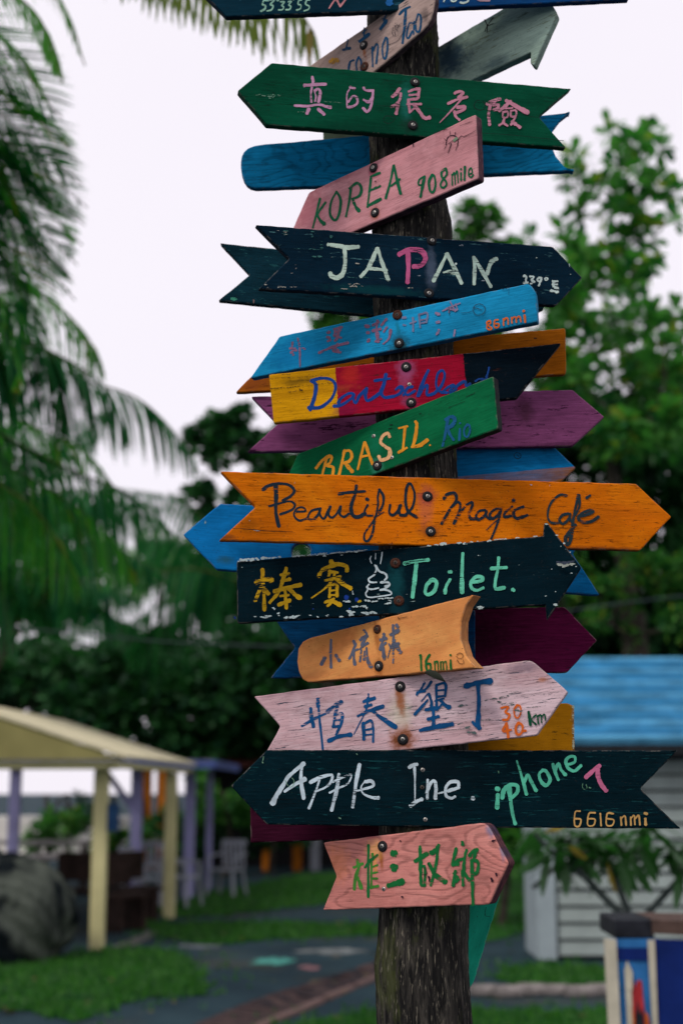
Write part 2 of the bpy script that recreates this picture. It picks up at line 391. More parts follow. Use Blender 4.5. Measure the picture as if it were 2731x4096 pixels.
def lettering(bd, parent, specs):
    """specs: list of (ox, oy, k, rgb or material, dry, jag, 'w[>w2] x y x y ...|...')"""
    di = 0
    for sp_ in specs:
        ox, oy, k, c, dry, jag, txt = sp_
        S = []
        for st in txt.replace('\n', ' ').split('|'):
            st = st.split()
            if len(st) < 3: continue
            w = st[0].split('>'); w0 = float(w[0]) / k; w1 = float(w[-1]) / k
            v = [float(q) for q in st[1:]]; pts = [(ox + v[i] / k, oy + v[i + 1] / k) for i in range(0, len(v) - 1, 2)]
            if len(pts) == 1: pts = [pts[0], (pts[0][0] + w0 * 0.25, pts[0][1] + 0.5)]
            S.append((pts, w0, w1))
        m = c if isinstance(c, bpy.types.Material) else paint('brush_paint', c, dry)
        def samp(q):
            P = np.array(catmull(q[0], 5)); return P, max(q[1], q[2]) / 2
        D = [samp(q) for q in S]; g = list(range(len(S)))
        def find(i):
            while g[i] != i: i = g[i]
            return i
        for i in range(len(S)):                          # strokes that touch make one character
            for j in range(i):
                dd = np.sqrt(((D[i][0][:, None] - D[j][0][None]) ** 2).sum(-1)).min()
                if dd < max(5.0, (D[i][1] + D[j][1]) * 0.95): g[find(i)] = find(j)
        cl = {}
        for i, q in enumerate(S): cl.setdefault(find(i), []).append(q)
        chip = jag >= 0.3
        if chip: cl = {0: S}
        for grp in cl.values():
            V, Fc = [], []
            if chip: V_c, F_c = V, Fc
            if chip:
                for pts, w0, w1 in grp:
                    ln = sum(math.hypot(pts[i + 1][0] - pts[i][0], pts[i + 1][1] - pts[i][1]) for i in range(len(pts) - 1)); nf = max(2, int(ln / max(w0, w1) * 2.2) + 1)
                    if jag < .35: nf = max(1, nf // 2)
                    for _ in range(nf):
                        t = random.random() * (len(pts) - 1); i = min(int(t), len(pts) - 2); t -= i; wv = w0 + (w1 - w0) * t
                        cx_ = pts[i][0] + (pts[i + 1][0] - pts[i][0]) * t; cy_ = pts[i][1] + (pts[i + 1][1] - pts[i][1]) * t + random.gauss(0, wv * .28)
                        r = wv * random.uniform(.22, .85); n = 9; o = len(V); pl = []
                        for k2 in range(n):
                            an = 2 * math.pi * k2 / n; rr = r * random.uniform(.45, 1.15); x, z = bd.loc(cx_ + rr * 1.7 * math.cos(an), cy_ + rr * .8 * math.sin(an)); V.append((x, -(0.00025 + 0.000012 * di), z)); pl.append(o + k2)
                        x, z = bd.loc(cx_, cy_); V.append((x, -(0.00025 + 0.000012 * di), z)); di += 1
                        for k2 in range(n): Fc.append((pl[k2], pl[(k2 + 1) % n], o + n))
                continue
            for pts, w0, w1 in grp:
                stroke_geo(bd, pts, w0, w1, jag, 0.00025 + 0.000035 * di, V, Fc); di += 1
            if not chip: link('lettering', mesh_np('lettering', V, Fc), parent, m)
            V_c, F_c = V, Fc
        if chip: o = link('paint_chips', mesh_np('paint_chips', V_c, F_c), parent, m); o['kind'] = 'stuff'

def washer(bd, parent, px, py, rust=False, dull=False, bare=False, k=1.0):
    x, z = bd.loc(px, py); a = random.uniform(0, 1.5)
    if bare:
        s_ = link('screw', ME_SCREWD if dull else ME_SCREW, parent, None, Matrix.Translation((x, -0.0002, z)) @ Matrix.Rotation(a, 4, 'Y'))
    else:
        w = link('washer', ME_WASHR if rust else ME_WASH, parent, None, Matrix.Translation((x, -0.0001, z)) @ Matrix.Rotation(R(random.uniform(-3, 3)), 4, 'X') @ Matrix.Scale(k, 4))
        s_ = link('screw', ME_SCREWD if (dull or rust) else ME_SCREW, w, None, Matrix.Translation((random.uniform(-.0006, .0006), -0.0029, random.uniform(-.0006, .0006))) @ Matrix.Rotation(a, 4, 'Y'))
        bpy_c = ME_CROSS
        # the recess is cut into the screw head: part of the same mesh
    return s_
# give the screw heads their cross recess as geometry of the same mesh
for me_ in (ME_SCREW, ME_SCREWD):
    bm = bmesh.new(); bm.from_mesh(me_); n0 = len(bm.faces); bm.from_mesh(ME_CROSS)
    bm.faces.ensure_lookup_table()
    for f in bm.faces[n0:]: f.material_index = 1
    bm.to_mesh(me_); bm.free(); me_.materials.append(M_SLOT)

def sign(label, outline, yaw, axis_px, base, side='front', off=0.0, thick=0.016, edge_pts=None, round_px=7, hole=None, group=None,
         letters=(), washers=(), screws=(), stains_and_light=(), bands=(), zband=None, re=0.0005, **wk):
    bd = Board(outline, yaw, axis_px, side, off, thick, edge_pts, round_px, hole, re)
    root = empty('direction_sign', (0, 0, 0)); root.matrix_world = bd.M; tag(root, label, 'sign', group)
    def sc_(r): return r / F * 2.45
    st = [(*bd.loc(px, py), sc_(rx), sc_(ry), c, k) for (px, py, rx, ry, c, k) in stains_and_light]
    bn = [(bd.loc(px, py)[0], c) for (px, py, c) in bands]
    zb = None
    if zband:
        (x0, z0), (x1, z1) = bd.loc(*zband[0]), bd.loc(*zband[1]); sl = -(z1 - z0) / (x1 - x0); zb = (z0 + x0 * sl, zband[2], sl)
    m = wood('painted_wood', base, bn, zb, stains_and_light=st, **wk)
    link('board', bd.build_mesh('board'), root, m)
    lettering(bd, root, letters)
    for w in washers: washer(bd, root, *w)
    for w in screws: washer(bd, root, w[0], w[1], dull=len(w) > 2, bare=True)
    return root
# ------------------------------------------------------------------ the signs
K = 1.12
def C(r, g, b, k=K): return alb(r, g, b, k)
RUST = (0.30, 0.085, 0.018, 1); RUSTD = (0.05, 0.018, 0.01, 1); BLK = (0.012, 0.011, 0.014, 1)
WHT = C(196, 200, 205); MINT = C(100, 190, 160)
FR = 'signs nailed to the front of the pole'; BK = 'signs nailed to the back of the pole'

sign('dark teal arrow board with pale green 53 33 55, topmost on the pole',
     [(760, -80), (905, 64), (1560, 40), (2517, -6), (2440, -120), (2500, -230), (900, -200)], -4, 1650, C(8, 46, 62), edge_pts=[(905, 64), (2517, -6)],
     group=FR, wear=C(40, 80, 95), wamt=0.25, bands=[(1700, 0, C(14, 66, 120))],
     letters=[(800, 0, 1.96, C(150, 185, 165), .1, .06, '14 535 0 500 0 490 32 512 40 508 66 475 84|12 548 -5 585 -8 552 30 572 42 560 72 525 82|7 600 -12 616 -12 618 0 604 2 600 -12|12 630 10 660 12 640 38 655 50 645 72 615 74|12 690 10 715 8 695 36 712 46 700 70 672 72|8 738 -24 732 -4|12 795 -5 775 0 768 28 790 38 785 65 755 76|12 860 -5 835 0 828 30 855 45 848 70 815 82'),
              (800, 0, 1.96, C(215, 135, 140), .1, .06, '12 1012 60 1065 -20|15 1060 -30 1098 48|14 1098 48 1140 -8'),
              (800, 0, 1.96, C(25, 90, 150), .3, .1, '60 1490 -30 1480 20'),
              (1600, 0, 1.568, C(200, 205, 195), .1, .06, '9 285 -20 272 8|11 318 -20 325 4 348 2 352 -20|12 405 -15 428 -8 420 8 396 16 376 12'),
              (1600, 0, 1.568, C(190, 140, 150), .1, .06, '12 490 -30 490 -2 560 0')])

sign('pale pink slanting plank with blue lettering ending in Tao, near the top',
     [(1100, 385), (1242, 257, 30), (1480, 92), (1612, 2), (1690, -50), (1742, -20), (1722, 92, 60), (1500, 282), (1330, 420), (1120, 470)], 38, 1650, C(188, 152, 144),
     edge_pts=[(1242, 257), (1612, 2)], group=FR, edge=1.25, round_px=16, wear=C(70, 62, 62), wamt=0.3, crack=.8, streak=.4,
     stains_and_light=[(1150, 330, 130, 60, C(110, 85, 70), .7), (1455, 200, 14, 60, RUST, .8), (1457, 262, 26, 26, RUST, .6), (1600, 120, 30, 70, C(90, 80, 80), .25), (1700, 60, 30, 60, BLK, .6)],
     letters=[(1200, 0, 2, C(14, 72, 110), .12, .05, '20 795 110 830 75 878 50|22 845 80 836 210 820 340|15 905 180 872 188 852 280 868 300 898 245|13 912 168 908 270|16 945 108 925 180 930 243 955 242 968 170 962 118 942 110|14 578 370 582 530|15 585 400 610 352 624 372 610 505|15 685 295 660 370 665 450 685 462 700 380 698 308 683 297|18 430 478 402 492 390 545 388 600|15 470 450 450 500 455 560|14 470 450 490 490 488 580|22 345 395 402 380|12 370 378 384 315|26 476 328 515 300 552 268|12 512 290 515 220|10 500 262 535 232|26 644 228 690 165|12 668 160 690 115|10 660 145 700 158'),
              (1200, 0, 2, C(205, 140, 50), .3, .2, '38 245 490 300 478|22 262 465 268 500'),
              (1200, 0, 2, C(60, 50, 60), .5, .2, '5 745 215 740 260 752 290|5 765 180 758 240 765 290|4 780 175 772 220 785 250|4 795 190 770 240|4 750 200 800 205|3 700 355 740 345 780 325 800 300 850 230 950 160 1060 95')],
     washers=[(1455, 179), (1458, 265, True)])

sign('grey blue arrow board with a pale right end, near the top right',
     [(1640, 250), (2010, 32), (2110, -30), (2210, 18), (2226, 55), (2134, 262), (2120, 250), (2122, 206), (1880, 320), (1700, 420)], 25, 1650, C(165, 178, 165), 'back',
     edge_pts=[(2122, 206), (1880, 320)], group=BK, thick=0.022, wear=C(125, 130, 110), wamt=0.45, stains_and_light=[(1800, 230, 150, 150, C(20, 50, 75), .85), (1950, 60, 160, 60, C(20, 60, 80), .7), (1980, 250, 100, 40, C(30, 60, 80), .5)],  # dark blue patches over the left and top leave the right end pale
     letters=[(1600, 0, 1.568, (0.012, .012, .015, 1), .2, .2, '7 530 120 545 155 545 200|5 548 155 585 105|5 545 160 585 145|4 530 195 545 160')])

sign('green arrow board pointing left with a row of pink Chinese characters',
     [(950, 361), (1086, 248), (2286, 352), (2156, 464), (2265, 589), (1066, 497)], -9, 1650, C(4, 72, 50), edge_pts=[(1086, 248), (2286, 352)], group=FR, thick=.017,
     streak=.3, crack=.8, wear=C(60, 110, 90), wamt=0.0,
     stains_and_light=[(1625, 400, 42, 120, C(40, 120, 110), .5), (1640, 500, 60, 50, BLK, .45), (1430, 520, 300, 60, C(4, 40, 30), .5)],
     letters=[(900, 200, 1.96, C(205, 140, 172), .35, .08, '22 684 208 690 255|28>22 622 274 700 268 790 264|17 680 290 672 345 676 405|22 702 318 725 302 745 320 742 360 732 405|12 702 325 712 362 705 400|18>24 545 432 640 437 735 425 790 440 828 448|26 658 458 640 495|24>30 730 460 775 500|22 980 287 1015 300|11 978 300 955 345 955 440|18 965 405 1000 360 1030 368 1036 410 1002 440 958 445|20 1085 292 1100 312 1155 316|20 1160 312 1152 400 1136 455 1110 482 1080 452|18>26 1085 388 1128 405 1155 370'),
              (1500, 250, 1.96, C(208, 130, 150), .25, .08, '26 192 202 165 240 135 265|24>18 200 240 192 290 160 328 125 345|26 178 318 165 400|20 262 226 300 210 348 202|24 345 205 335 275|17 265 255 330 247|20 258 290 330 282|22 260 290 270 385|18 250 326 360 324|16 268 390 310 352|22>34 298 322 350 390 385 432 425 432|22 622 240 655 226 690 232 672 255 650 275|22 570 320 640 290 720 268|18>6 680 280 600 370 505 470|20 620 380 630 420 660 450|24 642 352 700 343 692 368 640 392|26 875 325 925 298 978 285|20 950 290 922 330|22 925 335 963 330 955 362 925 370|24 903 330 888 400 895 488|24 1060 302 1020 340 970 378|28>34 1025 297 1100 340 1195 392|13 1020 360 1075 355|13 1000 385 1000 430 1035 425 1035 385 1000 388|15 1062 375 1062 420 1100 418 1100 375 1062 378|18 1012 430 1000 470 970 492|18 1000 472 1035 495|18 1096 430 1062 488|22>28 1070 462 1133 508'),
              (900, 200, 1.96, C(110, 140, 120), .75, .3, '10 205 350 300 355 380 350|12 330 362 455 346|10 345 372 380 370|5 560 485 640 480|5 600 515 645 518|5 750 365 800 366|4 770 405 830 408 930 415'),
              (1500, 250, 1.96, (0.005, .02, .015, 1), .2, .15, '6 770 340 790 308 830 308 855 340 845 372 805 380 772 360 770 340|5 60 460 75 430 120 430 150 442 130 475 90 485 62 470|3 0 345 150 352 330 362 470 372 560 395|4 820 560 1100 580 1470 622|3 1080 410 1200 430 1330 448'),],
     washers=[(1659, 327), (1650, 500)])

sign('blue board with a rounded left end and curved fish tail right end',
     [(1150, 567), (1480, 537), (1900, 490), (2281, 446), (2240, 478), (2210, 518), (2203, 570), (2222, 622), (2258, 665), (2297, 680), (1935, 697), (1430, 738), (1025, 752), (1003, 748), (987, 737), (975, 719), (967, 696), (963, 668), (963, 644), (967, 622), (976, 604), (992, 590), (1018, 580), (1060, 574)], 0, 1650,
     C(8, 112, 160), 'back', edge_pts=[(1150, 567), (1480, 537)], group=BK, rings=.45, ringfreq=6.5, streak=.35, crack=.9, round_px=3,
     letters=[(860, 0, 1, C(150, 120, 90), .1, .2, '8 1048 724 1051 725')])
sign('small cream end of a plank peeping out under the green arrow board',
     [(1292, 480), (1560, 480), (1560, 575), (1292, 575)], 0, 1650, C(150, 155, 125), 'back', off=0.02, group=BK)

sign('pink slanting plank reading KOREA 908 mile in green, below the green arrow board',
     [(1235, 767), (1902, 454), (1912, 713), (1420, 922), (1300, 975), (1130, 1010), (1150, 955)], 36, 1650, C(214, 138, 144), edge_pts=[(1235, 767), (1902, 454)], group=FR, edge=1.25,
     thick=.022, wear=C(95, 50, 70), wamt=.12, streak=.32, rings=.12,
     stains_and_light=[(1240, 850, 140, 150, C(150, 60, 80), .45), (1500, 850, 34, 46, RUST, .9), (1494, 680, 40, 60, C(150, 50, 75), .8), (1300, 740, 260, 30, C(110, 40, 60), .3), (1500, 650, 500, 22, C(130, 60, 75), .25)],
     letters=[(1150, 440, 2, C(4, 92, 58), .05, .04, '20>16 260 705 230 830 203 940|18 305 735 265 790 238 835|22>32 235 835 265 885 295 910|20 392 650 350 730 340 830 380 880 412 830 426 720 392 650|20 508 612 495 720 468 850|22 495 625 555 582 590 620 578 680 518 710|22>32 525 722 545 770 572 805|18 668 540 655 650 640 775|20 665 530 740 500|20 660 642 742 605|20>28 645 765 745 710|20 850 440 820 580 785 705|20>26 852 440 875 550 905 668|17 830 605 900 550|16 1100 527 1055 555 1050 595 1085 590 1098 530|24 1090 560 1078 620 1065 693|20 1158 515 1133 570 1140 640 1165 655 1184 600 1176 530 1158 515|18 1270 465 1235 490 1235 530 1268 570 1270 600 1245 620 1224 600 1240 560 1275 510 1268 465|11 1316 512 1319 600|11 1320 520 1336 500 1342 592|11 1344 510 1358 485 1365 578|14 1388 500 1389 562|14 1388 467 1388 474|18 1420 450 1416 558|12 1452 512 1478 500 1470 462 1452 480 1450 522 1470 535 1488 515'),
              (1150, 440, 2, (0.03, .008, .02, 1), .15, .15, '6 1268 275 1280 220 1320 200 1355 215 1365 240 1360 290|5>3 1365 235 1390 205 1420 208 1510 160|4 1302 198 1300 165|4 1340 205 1345 175|4 1270 240 1255 228|6>4 1312 265 1285 345|4 1275 275 1255 310|4 1358 290 1345 320|4 1290 268 1345 225|8 1007 265 1008 290|4 1170 186 1280 148|3 1380 125 1480 90'),
              (1150, 440, 2, C(125, 140, 115), .1, .1, '22 1335 242 1355 225'),
              (1150, 440, 2, (0.012, .01, .012, 1), 0, .1, '12 706 569 708 571')],
     washers=[(1494, 670), (1500, 849)])

sign('dark navy arrow board reading JAPAN with a pink P',
     [(1022, 897), (2210, 984), (2330, 1109), (2225, 1221), (1035, 1154), (1158, 1032)], -13, 1650, C(6, 32, 48), edge_pts=[(1022, 897), (2210, 984)], group=FR, thick=.015,
     wear=C(70, 105, 110), wamt=.22, wscale=(20, 80, 160), streak=.4,
     stains_and_light=[(1724, 1070, 34, 130, C(95, 100, 120), .5), (1500, 1160, 300, 30, C(10, 70, 70), .4)],
     letters=[(860, 880, 2, C(200, 210, 195), .3, .07, '32 905 195 980 205 1070 218 1145 212|34 1035 235 1040 330 1025 420 985 458 935 450 920 422|30 1298 225 1250 330 1215 395 1165 450|28 1300 225 1332 330 1385 478|26 1240 385 1300 392 1370 402'),
              (1560, 880, 2, C(200, 210, 195), .3, .07, '28 452 270 400 380 345 488|30 455 268 510 380 570 505|14>34 425 418 470 410 515 420|26 668 295 675 400 670 512|28 670 300 730 400 805 532|32 775 430 800 350 828 318 850 310|28 845 305 852 315'),
              (1560, 880, 2, C(205, 90, 135), .12, .06, '38 70 275 130 243 200 235 258 255 280 310 245 362 185 372|38>34 140 262 145 370 138 500'),
              (1560, 880, 2, C(210, 215, 210), .3, .22, '16 1066 450 1082 445 1087 502|16 1065 500 1100 500|15 1115 450 1148 455 1130 478 1155 493 1122 508|14 1208 460 1182 465 1176 485 1205 490|15 1210 462 1186 525|11 1245 460 1260 470 1245 482 1234 470 1244 460|18 1300 488 1305 530 1342 545|16 1298 490 1338 490|14 1300 518 1335 514|22 1282 565 1340 575|8 1168 300 1170 302|6 1440 433 1441 434|5 1430 350 1432 372|16 522 348 526 352'),
              (860, 880, 2, C(175, 160, 150), .45, .3, '9 1062 510 1155 512|9 1060 528 1135 532|6 990 550 1055 551|16 500 533 530 538|8 530 538 560 536|5 590 535 652 536|14 398 520 422 532|9 1120 350 1155 350|7 475 88 515 86|6 610 422 625 424|14 560 75 562 110|5 640 358 650 358|5 640 387 650 388|6 930 296 936 297|6 1540 542 1580 542|5 1170 530 1185 531'),
              (860, 880, 2, C(60, 105, 100), .8, .3, '22 562 80 565 150|14 850 150 850 240|12 776 84 776 136|18 922 104 925 150|6 630 230 900 236|14 780 290 850 300|6 1050 460 1260 464'),
              (1560, 880, 2, C(150, 150, 160), .4, .2, '10 542 212 570 214|5 484 170 500 170|6 720 495 742 496|7 205 456 230 456')],
     washers=[(1726, 962), (1715, 1172)])

sign('dark navy fork tailed board sticking out left behind the JAPAN board',
     [(879, 970), (1500, 1035), (2140, 1120), (2176, 1232), (2030, 1300), (1500, 1262), (872, 1201), (998, 1098)], 0, 1650, C(10, 44, 56), 'back', edge_pts=[(872, 1201), (1500, 1262)], group=BK,
     wear=C(36, 80, 84), wamt=.35, wscale=(24, 90, 200), streak=.6,
     letters=[(860, 880, 2, C(70, 150, 125), .75, .3, '22 110 630 190 640|12 160 622 170 640'), (860, 880, 2, C(150, 110, 110), .3, .2, '8 308 636 310 662')])

sign('light blue plank with faded pink characters and 86nmi in orange',
     [(1117, 1344), (2117, 1131, 18), (2142, 1167, 10), (2149, 1286), (1012, 1510), (1000, 1511)], 17, 1650, C(26, 138, 186), edge_pts=[(1117, 1344), (2117, 1131)], group=FR,
     thick=.02, wear=C(14, 80, 120), wamt=.1, streak=.4, crack=.5,
     stains_and_light=[(1596, 1362, 58, 50, (0.01, .03, .03, 1), .75), (1596, 1385, 60, 26, C(40, 50, 20), .6), (1590, 1310, 14, 40, C(20, 90, 90), .5), (1180, 1420, 220, 120, C(6, 96, 150), .6)],
     letters=[(940, 1120, 2, C(140, 92, 120), .5, .1, '16 460 495 456 560 466 600|18 438 545 490 562|18 445 580 480 545|15 502 465 516 540 520 690|15 540 545 560 550|24 740 420 756 415|20 735 455 756 460|20 742 488 762 478|18 790 392 855 375|22 832 380 822 450 800 485|18 790 440 850 462|16 802 400 795 450|16 800 420 845 400|20 672 582 780 535 905 500|18 822 510 785 562 845 578|14 790 538 830 562|28 1045 365 1068 372|24 1057 420 1070 420|24 1062 490 1074 476|20 1102 362 1150 335|18 1140 322 1130 400|22 1100 407 1165 390|28 1135 420 1145 492|16 1122 492 1170 470|20 1212 310 1170 362|15 1217 370 1190 415|22>10 1245 398 1230 470 1185 512'),
              (1600, 1120, 2, C(120, 116, 150), .62, .12, '20 20 300 45 300|15 25 360 45 362|15 102 300 106 410|13 80 347 128 330|14 152 280 162 380|16 150 278 218 265 210 340|12 160 322 210 312|12 168 345 205 338'),
              (1600, 1120, 2, C(150, 118, 150), .5, .14, '22 287 265 315 275|22 292 340 315 335|24>14 312 400 292 440|12 340 247 400 218 480 185|13 402 175 442 250|11 445 192 460 236|14 390 232 455 240|10 395 215 392 262|13 440 400 432 450'),
              (1600, 1120, 2, C(222, 98, 30), .05, .06, '13 722 326 697 336 700 360 733 385 716 398 696 385 700 360 724 346 722 328|13 785 318 757 326 756 375 784 378 790 352 760 350|12 826 310 829 365|13 830 322 848 305 862 312 866 355|12 891 300 896 346|12 896 312 912 297 926 302 931 340|12 931 308 948 292 960 298 967 336|17 996 282 1001 338|22 988 247 991 250'),
              (1600, 1120, 2, (0.02, .06, .1, 1), .15, .15, '5 582 238 600 205 635 192 668 205 682 238 665 270 630 284 598 270 582 238|7>4 588 222 620 228 655 242|3 580 250 540 262 470 264|4 390 215 395 275 400 285|5 810 70 840 80 860 60|3 872 60 868 120|10 1085 95 1090 100')],
     washers=[(1589, 1259, True), (1596, 1372)])

sign('orange brown plank with a pointed left end, behind the light blue plank',
     [(942, 1569), (1100, 1405), (1500, 1378), (2261, 1311, 10), (2265, 1496, 14), (1500, 1545)], 0, 1650, C(176, 92, 16), 'back', edge_pts=[(1500, 1378), (2261, 1311)], group=BK,
     wear=C(90, 45, 15), wamt=.25, streak=.5, crack=.8, stains_and_light=[(1010, 1530, 110, 70, C(150, 70, 30), .8), (2150, 1400, 300, 40, C(110, 60, 14), .4)],
     letters=[(1600, 1120, 2, BLK, .1, .1, '9 1072 465 1090 466')])

DE_Y, DE_R, DE_K = C(226, 150, 12), C(165, 14, 44), C(4, 18, 28)
sign('board in mustard, red and black bands reading Deutschland in blue',
     [(1075, 1497), (2243, 1371), (2065, 1592), (1094, 1692)], 6, 1650, DE_Y, edge_pts=[(1075, 1497), (2243, 1371)], group=FR, bands=[(1348, 1570, DE_R), (1860, 1500, DE_K)],
     thick=.015, streak=.45, crack=.9, wear=C(60, 30, 30), wamt=.16, wscale=(20, 90, 200),
     stains_and_light=[(1624, 1478, 56, 80, C(160, 80, 120), .65), (1612, 1560, 30, 80, C(150, 70, 105), .5), (1642, 1610, 46, 50, C(130, 60, 95), .6), (1400, 1500, 60, 60, C(200, 50, 30), .4), (1220, 1570, 300, 30, C(150, 90, 5), .35), (1200, 1525, 120, 25, C(60, 45, 15), .6), (1380, 1640, 80, 40, C(110, 20, 60), .5)],
     letters=[(1000, 1350, 2, C(10, 62, 138), .03, .05, '34>26 492 345 526 380 516 470 480 580|26 490 345 560 325 640 332 680 370 678 430 640 500 560 558 465 560|24 668 548 720 542 785 505 832 462 805 445 765 458 722 492 705 525|24 820 470 835 515 850 520 872 470 935 405|28 930 412 922 470 940 505 1000 472 1050 435|28 1088 292 1068 380 1048 440 1080 478 1150 470|22 995 345 1060 335 1118 328|22 1150 470 1200 445 1222 402 1198 392 1165 415|20 1200 405 1240 435 1225 462|22 1300 392 1262 402 1240 438 1262 458 1320 425|26 1425 262 1385 350 1340 468|22 1348 468 1390 400 1418 382 1415 458 1470 448|22 1470 448 1530 385 1556 305 1538 262 1500 292 1488 382 1520 432 1575 440'),
              (1600, 1350, 2, C(14, 58, 125), .03, .05, '22 330 442 385 395 432 378 400 420 402 440 450 410|24 440 400 480 368 520 350 528 385 560 370|15 600 350 628 332 662 330|15 640 360 680 330|15 711 238 702 280 690 312|20 690 312 700 345'),
              (1000, 1350, 2, (0.02, .015, .01, 1), .4, .3, '4 160 408 300 400 470 380 680 360|5 300 440 400 428|10 390 412 415 420|3 160 330 400 322 640 300|5 255 300 330 300|3 380 345 500 350')],
     washers=[(1624, 1467), (1644, 1610)], screws=[(1637, 1537)])

sign('dull purple board with forked left tail and arrow right end',
     [(1004, 1585), (1500, 1577), (2290, 1558), (2417, 1667), (2290, 1784), (1500, 1798), (989, 1808), (1110, 1695)], 0, 1650, C(138, 68, 112), 'back', edge_pts=[(1500, 1577), (2290, 1558)], group=BK,
     wear=C(55, 20, 45), wamt=.4, wscale=(18, 50, 90), streak=.45, crack=.5, stains_and_light=[(2100, 1640, 60, 90, C(50, 28, 30), .6), (2250, 1780, 200, 22, C(40, 15, 35), .5), (1040, 1590, 60, 20, C(30, 20, 45), .7)])

sign('green slanting plank reading BRASIL in orange and Rio in blue',
     [(1190, 1815), (1972, 1503), (1990, 1714), (1490, 1900), (1340, 1960), (1130, 1975), (1155, 1890)], 30, 1650, C(10, 96, 58), edge_pts=[(1190, 1815), (1972, 1503)], group=FR, edge=1.25, thick=.022,
     streak=.3, crack=.6, stains_and_light=[(1508, 1865, 44, 50, C(60, 130, 110), .6), (1500, 1780, 40, 70, C(20, 110, 80), .5), (1300, 1800, 200, 100, C(6, 74, 46), .5), (1720, 1700, 300, 60, C(14, 110, 68), .4)],
     letters=[(1120, 1480, 2, C(232, 142, 36), .05, .05, '24 288 785 340 722 400 685|20 372 710 350 790 335 850|22 372 695 412 690 402 738 372 765 425 780 418 860|22 515 642 500 722 472 840|22 512 650 558 645 575 690 552 730 512 745|24>34 522 745 555 785 578 812|18 675 577 650 680 622 795|20>28 680 577 710 670 740 750|18 652 695 715 680|16 950 465 1020 450|20 1000 460 985 630|22>18 948 660 1015 622|24 1084 412 1095 440 1082 540 1062 615|22>32 1055 615 1120 602 1178 560|14 1198 600 1202 602'),
              (1120, 1480, 2, C(240, 172, 122), .15, .07, '26 878 535 862 505 820 532 806 580 842 612 878 642 870 698 812 722 790 690'),
              (1120, 1480, 2, C(22, 84, 128), .2, .06, '22 1345 385 1328 480 1302 608|28 1325 398 1370 372 1400 400 1372 448 1330 462|22 1340 470 1362 520 1390 560|20 1440 472 1434 560|17 1440 425 1443 427|17 1500 435 1475 470 1475 520 1500 535 1520 490 1516 447 1498 435'),
              (1120, 1480, 2, (0.004, .02, .012, 1), .2, .2, '5 1115 350 1130 345|7 880 440 900 435|6 870 470 895 465|4 1488 215 1560 185|3 1350 300 1480 250')],
     washers=[(1509, 1862)], screws=[(1494, 1744), (1567, 1830)])

sign('short arrow board painted blue above and ochre below, right of pole',
     [(1640, 1798), (2185, 1759), (2303, 1871), (2205, 1962), (1640, 1985)], 0, 1650, C(12, 112, 170), 'back', off=.022, edge_pts=[(1640, 1798), (2185, 1759)], group=BK,
     zband=((1828, 1907), (2290, 1866), C(165, 92, 14)), streak=.4, rings=.2, letters=[(1700, 300, .98, (0.01, .05, .09, 1), .2, .2, '3 348 1488 358 1480 372 1484 374 1498 362 1504 350 1498 348 1488|3 358 1488 368 1496')])

